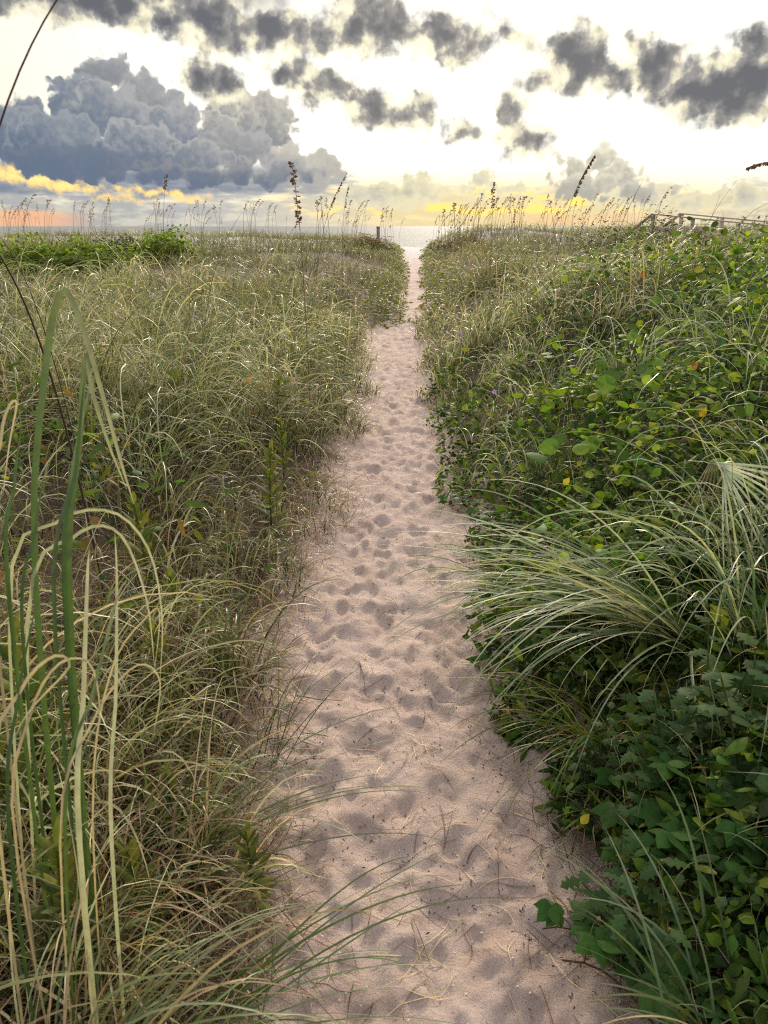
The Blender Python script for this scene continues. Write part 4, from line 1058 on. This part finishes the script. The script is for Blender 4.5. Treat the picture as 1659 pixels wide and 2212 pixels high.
def laid_blades(label, specs):
    """a clump whose long blades are laid out one by one: (points, width, pigment, tip pigment)"""
    p0 = specs[0][0][0]; base = np.array([p0[0], p0[1], float(H(p0[0], p0[1]))])
    o = empty('grass_clump', base); gs = {BL: Geo(), DB: Geo()}
    for pts, w, c, tip in specs:
        nm = DB if c[0] > c[1] * 1.05 else BL
        P = np.array(pts, float); kk = len(P)
        f = np.linspace(0, kk - 1, 22); i_ = np.minimum(f.astype(int), kk - 2); u = (f - i_)[:, None]
        Q = np.vstack([2 * P[0] - P[1], P, 2 * P[-1] - P[-2]])
        a_, b_, c_, d_ = Q[i_], Q[i_ + 1], Q[i_ + 2], Q[i_ + 3]
        C_ = .5 * (2 * b_ + (c_ - a_) * u + (2 * a_ - 5 * b_ + 4 * c_ - d_) * u ** 2 + (3 * b_ - a_ - 3 * c_ + d_) * u ** 3)
        C_ = off_ground(C_[None].copy())[0]
        T = np.gradient(C_, axis=0); T /= np.linalg.norm(T, axis=1, keepdims=True) + 1e-9
        view = np.array([.15, -1, .25]); sd = np.cross(T, view); sd /= np.linalg.norm(sd, axis=1, keepdims=True) + 1e-9
        s_ = np.linspace(0, 1, 22)[None]
        gs[nm].ribbons((C_ - base)[None], sd[None], blade_w(22, w * (.44 if nm == DB else .66), 1, .75), grade(np.array([c]), tip, s_, .85, 2.2), .3)
    for nm, g in gs.items():
        if g.V: g.build(nm, M_GRASS, o)
    return tag(o, label, 'grass clump')
GB, GD, SB, PB = (.075, .125, .028), (.045, .085, .022), (.50, .39, .22), (.42, .42, .26)
TP = (.60, .52, .33)
S_ = []
def lb(t_, w, c, tip, *pp, t1=None):
    n_ = len(pp); r_ = root_of(pp[0][0], pp[0][1], t_)
    S_.append(([r_] + [at(x_, y_, t_ + ((t1 or t_) - t_) * (k_ + 1) / max(1, n_ - 1)) for k_, (x_, y_) in enumerate(pp[1:])], w, c, tip))
lb(1.35, .019, GB, TP, (60, 1750), (75, 1250), (95, 820), (128, 635), (165, 670), (215, 830), (262, 1000), (290, 1090), t1=1.3)
lb(1.30, .014, GD, GB, (120, 1760), (140, 1300), (165, 1000), (185, 790), t1=1.25)
lb(1.32, .016, GB, TP, (130, 1760), (150, 1320), (172, 950), (184, 765), (200, 850), (235, 960), (275, 1060), t1=1.3)
lb(1.28, .011, GD, PB, (100, 1760), (118, 1350), (150, 1050), (190, 850), (196, 800))
lb(1.25, .012, GB, GB, (20, 1760), (20, 1300), (30, 1050), (50, 900))
lb(1.2, .012, SB, TP, (-30, 1760), (-20, 1250), (0, 960), (18, 880), (36, 872), (20, 960), (5, 1080))
lb(1.3, .010, GD, GB, (40, 1760), (50, 1400), (75, 1150), (100, 1000))
lb(1.35, .009, PB, TP, (-40, 1700), (20, 1290), (120, 1130), (240, 1105), (320, 1185), (350, 1330), (345, 1480))
lb(1.35, .010, PB, TP, (-20, 1720), (60, 1330), (160, 1160), (255, 1150), (315, 1290), (335, 1450))
lb(1.2, .014, PB, TP, (165, 2150), (170, 1800), (180, 1500), (188, 1260), (192, 1190))
lb(1.25, .010, PB, TP, (230, 2150), (240, 1800), (250, 1500), (252, 1250), (248, 1150))
lb(1.2, .011, SB, TP, (60, 2100), (30, 1800), (60, 1560), (120, 1440), (190, 1430), (215, 1520), (205, 1640))
lb(1.15, .013, SB, TP, (-20, 2100), (-10, 1700), (40, 1500), (110, 1420), (150, 1440), (60, 1540), (10, 1640))
lb(1.2, .009, SB, TP, (100, 2150), (130, 1800), (200, 1560), (290, 1440), (345, 1470), (330, 1600))
lb(1.3, .008, SB, TP, (180, 2100), (200, 1750), (240, 1450), (320, 1330), (345, 1330), (330, 1480))
lb(1.2, .009, GB, PB, (100, 2150), (140, 1750), (200, 1500), (250, 1300), (275, 1250))
lb(1.15, .010, GD, GB, (10, 2100), (20, 1800), (40, 1500), (90, 1250))
laid_blades('tall broad bladed green and straw grass close at the left edge, tips folded over', S_)
clump('tangle of thin reddish dry stems around the foot of the tall left grass', 140, 1800, 1.45, [
    (DB, (60, .72, .0036, .3, 1.4, .2, 2.2, .6, [STRAW, BROWN, (.30, .16, .09)], [3, 4, 3], STRAW, .3)), (BL, (24, .6, .005, .2, 1.3, .2, 2.0, .5, [GREEN, DGREEN], [2, 3], PALE, .4))])
clump('dense clump of drooping straw coloured blades at lower left', 60, 1990, 1.10, [
    (DB, (38, .80, .0055, .4, .9, .15, 2.5, .5, [STRAW, (.40, .28, .15), BROWN, OLIVE], [3, 3, 4, 2], (.40, .27, .15), .5)), (BL, (34, .75, .0065, .1, 1.0, .2, 1.8, .5, [GREEN, BGREEN], [2, 2], PALE, .5))])
clump('low clump at the bottom left with long green blades arching across the sand', 330, 2080, 1.42, [
    (BL, (17, .80, .0055, .12, .28, .85, 1.15, .25, [GREEN, BGREEN, (.09, .14, .04)], [2, 3, 2], (.26, .30, .15), .55))])
clump('grass clump in the left verge sending long thin blades over the path', 270, 1730, 1.75, [
    (BL, (13, .86, .0048, .05, .22, .75, 1.15, .22, [GREEN, BGREEN], [2, 3], (.26, .30, .16), .5))])
clump('bright green blades in the bottom left corner bending down to the right', 20, 2190, 1.05, [
    (BL, (18, .55, .0085, .1, .5, .5, 1.9, .4, [(.10, .17, .05), BGREEN, GREEN], [3, 2, 2], (.24, .32, .12), .5))])
clump('upright dark green grass spear with pale tip in the left grass', 465, 1560, 2.55, [
    (BL, (20, .78, .0055, .3, 1.6, .05, .9, .6, [DGREEN, GREEN], [3, 2], PALE, .5))])
clump('stiff olive stems fanning up beside the left path edge', 560, 1640, 2.3, [
    (BL, (16, .48, .004, .5, .8, .35, .35, .2, [OLIVE, DGREEN, BROWN], [3, 3, 1], OLIVE, .3))])
clump('large clump on the right with long pale green blades sweeping left over the path', 1490, 1440, 2.45, [
    (BL, (84, 1.05, .0085, PI + .15, .38, .92, 1.15, .34, [BGREEN, GREEN, (.14, .20, .09), PALE], [3, 3, 4, 3], (.46, .50, .34), .7)), (DB, (16, .9, .005, PI + .2, .3, .95, 1.0, .3, [STRAW, PALE], [3, 2], STRAW, .4))], .06)
clump('second sweeping clump behind it whose blades hang towards the sand', 1180, 1230, 3.0, [
    (BL, (40, .66, .006, PI + .25, .35, .8, 1.35, .3, [BGREEN, GREEN, PALE], [3, 3, 2], (.34, .38, .22), .55))], .05)
clump('lower clump at the right verge with thin olive blades drooping onto the sand', 1330, 1560, 2.2, [
    (BL, (44, .72, .0048, PI + .55, .35, .6, 1.75, .35, [OLIVE, GREEN, BROWN], [3, 3, 1], OLIVE, .4))], .03)
clump('pale grey green clump at the right edge of the view with long bent blades', 1640, 1420, 2.2, [
    (BL, (34, .95, .0072, PI, .7, .35, 1.9, .4, [BGREEN, (.12, .17, .09), PALE], [3, 3, 2], (.32, .36, .22), .5))], .08)
clump('loose clump of blades at the bottom right corner', 1620, 2080, 1.35, [
    (BL, (26, .55, .0075, PI - .3, .9, .4, 1.5, .4, [BGREEN, GREEN, DGREEN], [3, 2, 2], PALE, .4)), (DB, (8, .6, .005, PI, .8, .6, 1.6, .4, [STRAW], [1], STRAW, .3))])
clump('silvery arching clump on the bank under the crest at right', 1590, 760, 4.2, [
    (BL, (40, .72, .0070, PI, 1.0, .2, 2.1, .5, [BGREEN, GREEN, PALE], [3, 3, 2], (.42, .42, .3), .6))], .05)
clump('pale arching clump in the middle of the right bank', 1165, 1010, 4.0, [
    (BL, (30, .55, .006, PI, 1.2, .2, 2.1, .5, [BGREEN, PALE, GREEN], [3, 2, 3], (.42, .42, .3), .6))], .05)

# stalks snapped over into a fan
fp = at(1535, 1000, depth_on_ground(1535, 1000, .52))
o = empty('bent_stalk_fan', fp)
g = Geo(); g2 = Geo()
gh = float(H(fp[0], fp[1])) - fp[2]
for k in range(13):
    a = -.12 - .125 * k + rng.normal(0, .02)
    L = rng.uniform(.36, .54)
    dx, dz_ = math.cos(a) * L, math.sin(a) * L
    P = np.array([bez([(0.004 * k, 0, 0), (dx * .5, -.03 - .01 * k, dz_ * .45 + .03), (dx, -.08 - .02 * k, dz_)], 10)])
    g.ribbons(P, np.repeat(np.array([[[-math.sin(a), .35, math.cos(a)]]]), 10, 1), blade_w(10, np.array([.0085]), 1, .9), np.repeat(pal(1, [(.60, .58, .48), (.52, .54, .42), (.40, .47, .34)], [3, 2, 2], .1)[:, None], 10, 1), .35)
g.build('fan_blades', M_GRASS, o)
for k in range(6):
    g2.tube(bez([(0.004 * k, 0, .005), (-.06 + .03 * k, .05, gh * .4), (-.16 + .07 * k, .1 + .03 * (k % 3), gh - .03)], 8), .0026, (.33, .29, .19), 5)
g2.build('stalks', M_DRY, o)
tag(o, 'sheaf of pale grass stalks snapped over into a fan at the right edge', 'bent stalks')

# dead twigs one can pick out on the sand and the bank
def twig(label, pts, r, col=(.16, .10, .065), lift=.006):
    W_ = []
    for (px, py) in pts:
        t_ = depth_on_ground(px, py, lift); W_.append(at(px, py, t_))
    W_ = np.array(W_); c0 = W_.mean(0)
    W_[:, 2] = H(W_[:, 0], W_[:, 1]) + sand_detail(W_[:, 0], W_[:, 1]) + lift
    c0[2] = W_[:, 2].min(); f = np.linspace(0, len(W_) - 1, 10)
    P = np.stack([np.interp(f, np.arange(len(W_)), W_[:, j]) for j in range(3)], 1) - c0
    P[:, 2] += .012 * np.sin(np.linspace(0, PI, 10))
    o = empty('twig', c0); g = Geo(); g.tube(P, np.linspace(r, r * .4, 10), col, 6)
    g.build('stick', M_DRY, o)
    g = Geo(); g.tube(bez([P[5], P[5] + np.array([.01, .012, .006]), P[5] + np.array([.018, .034, .004])], 4), r * .4, col, 5); g.build('side_shoot', M_DRY, o)
    return tag(o, label, 'twig')
twig('pale curved straw lying alone on the sand at bottom centre', [(888, 1985), (905, 2060), (940, 2150)], .0022, (.42, .33, .20))
twig('pale stalk lying along the right sand edge in the middle distance', [(988, 1050), (965, 1085), (945, 1110)], .003, (.40, .31, .19))
twig('brown twig lying across the left sand edge halfway up', [(640, 1500), (690, 1512), (740, 1522)], .0024)
twig('thin dark twig at the upper part of the near sand', [(620, 1660), (670, 1640), (730, 1650)], .0018)
twig('short pale twig on the sand near the drooping right grass', [(975, 1500), (1000, 1520), (1025, 1540)], .002, (.38, .30, .19))
twig('forked brown twig by the sand edge at lower right', [(1190, 1930), (1225, 1985), (1265, 2080)], .0026, (.20, .13, .08))
twig('dark twig standing out on the sand in the centre', [(775, 1435), (785, 1470), (790, 1500)], .0018, (.07, .045, .03))
twig('long curved straw on the sand below the large right clump', [(955, 1330), (935, 1370), (960, 1420)], .0016, (.30, .22, .13))
twig('light bent twig on the sand in the middle of the path', [(890, 1180), (905, 1195), (900, 1215)], .002, (.36, .28, .18))
twig('bare branch on the sand at the left edge beside the rosette plant', [(600, 1960), (650, 2030), (690, 2090)], .0022)
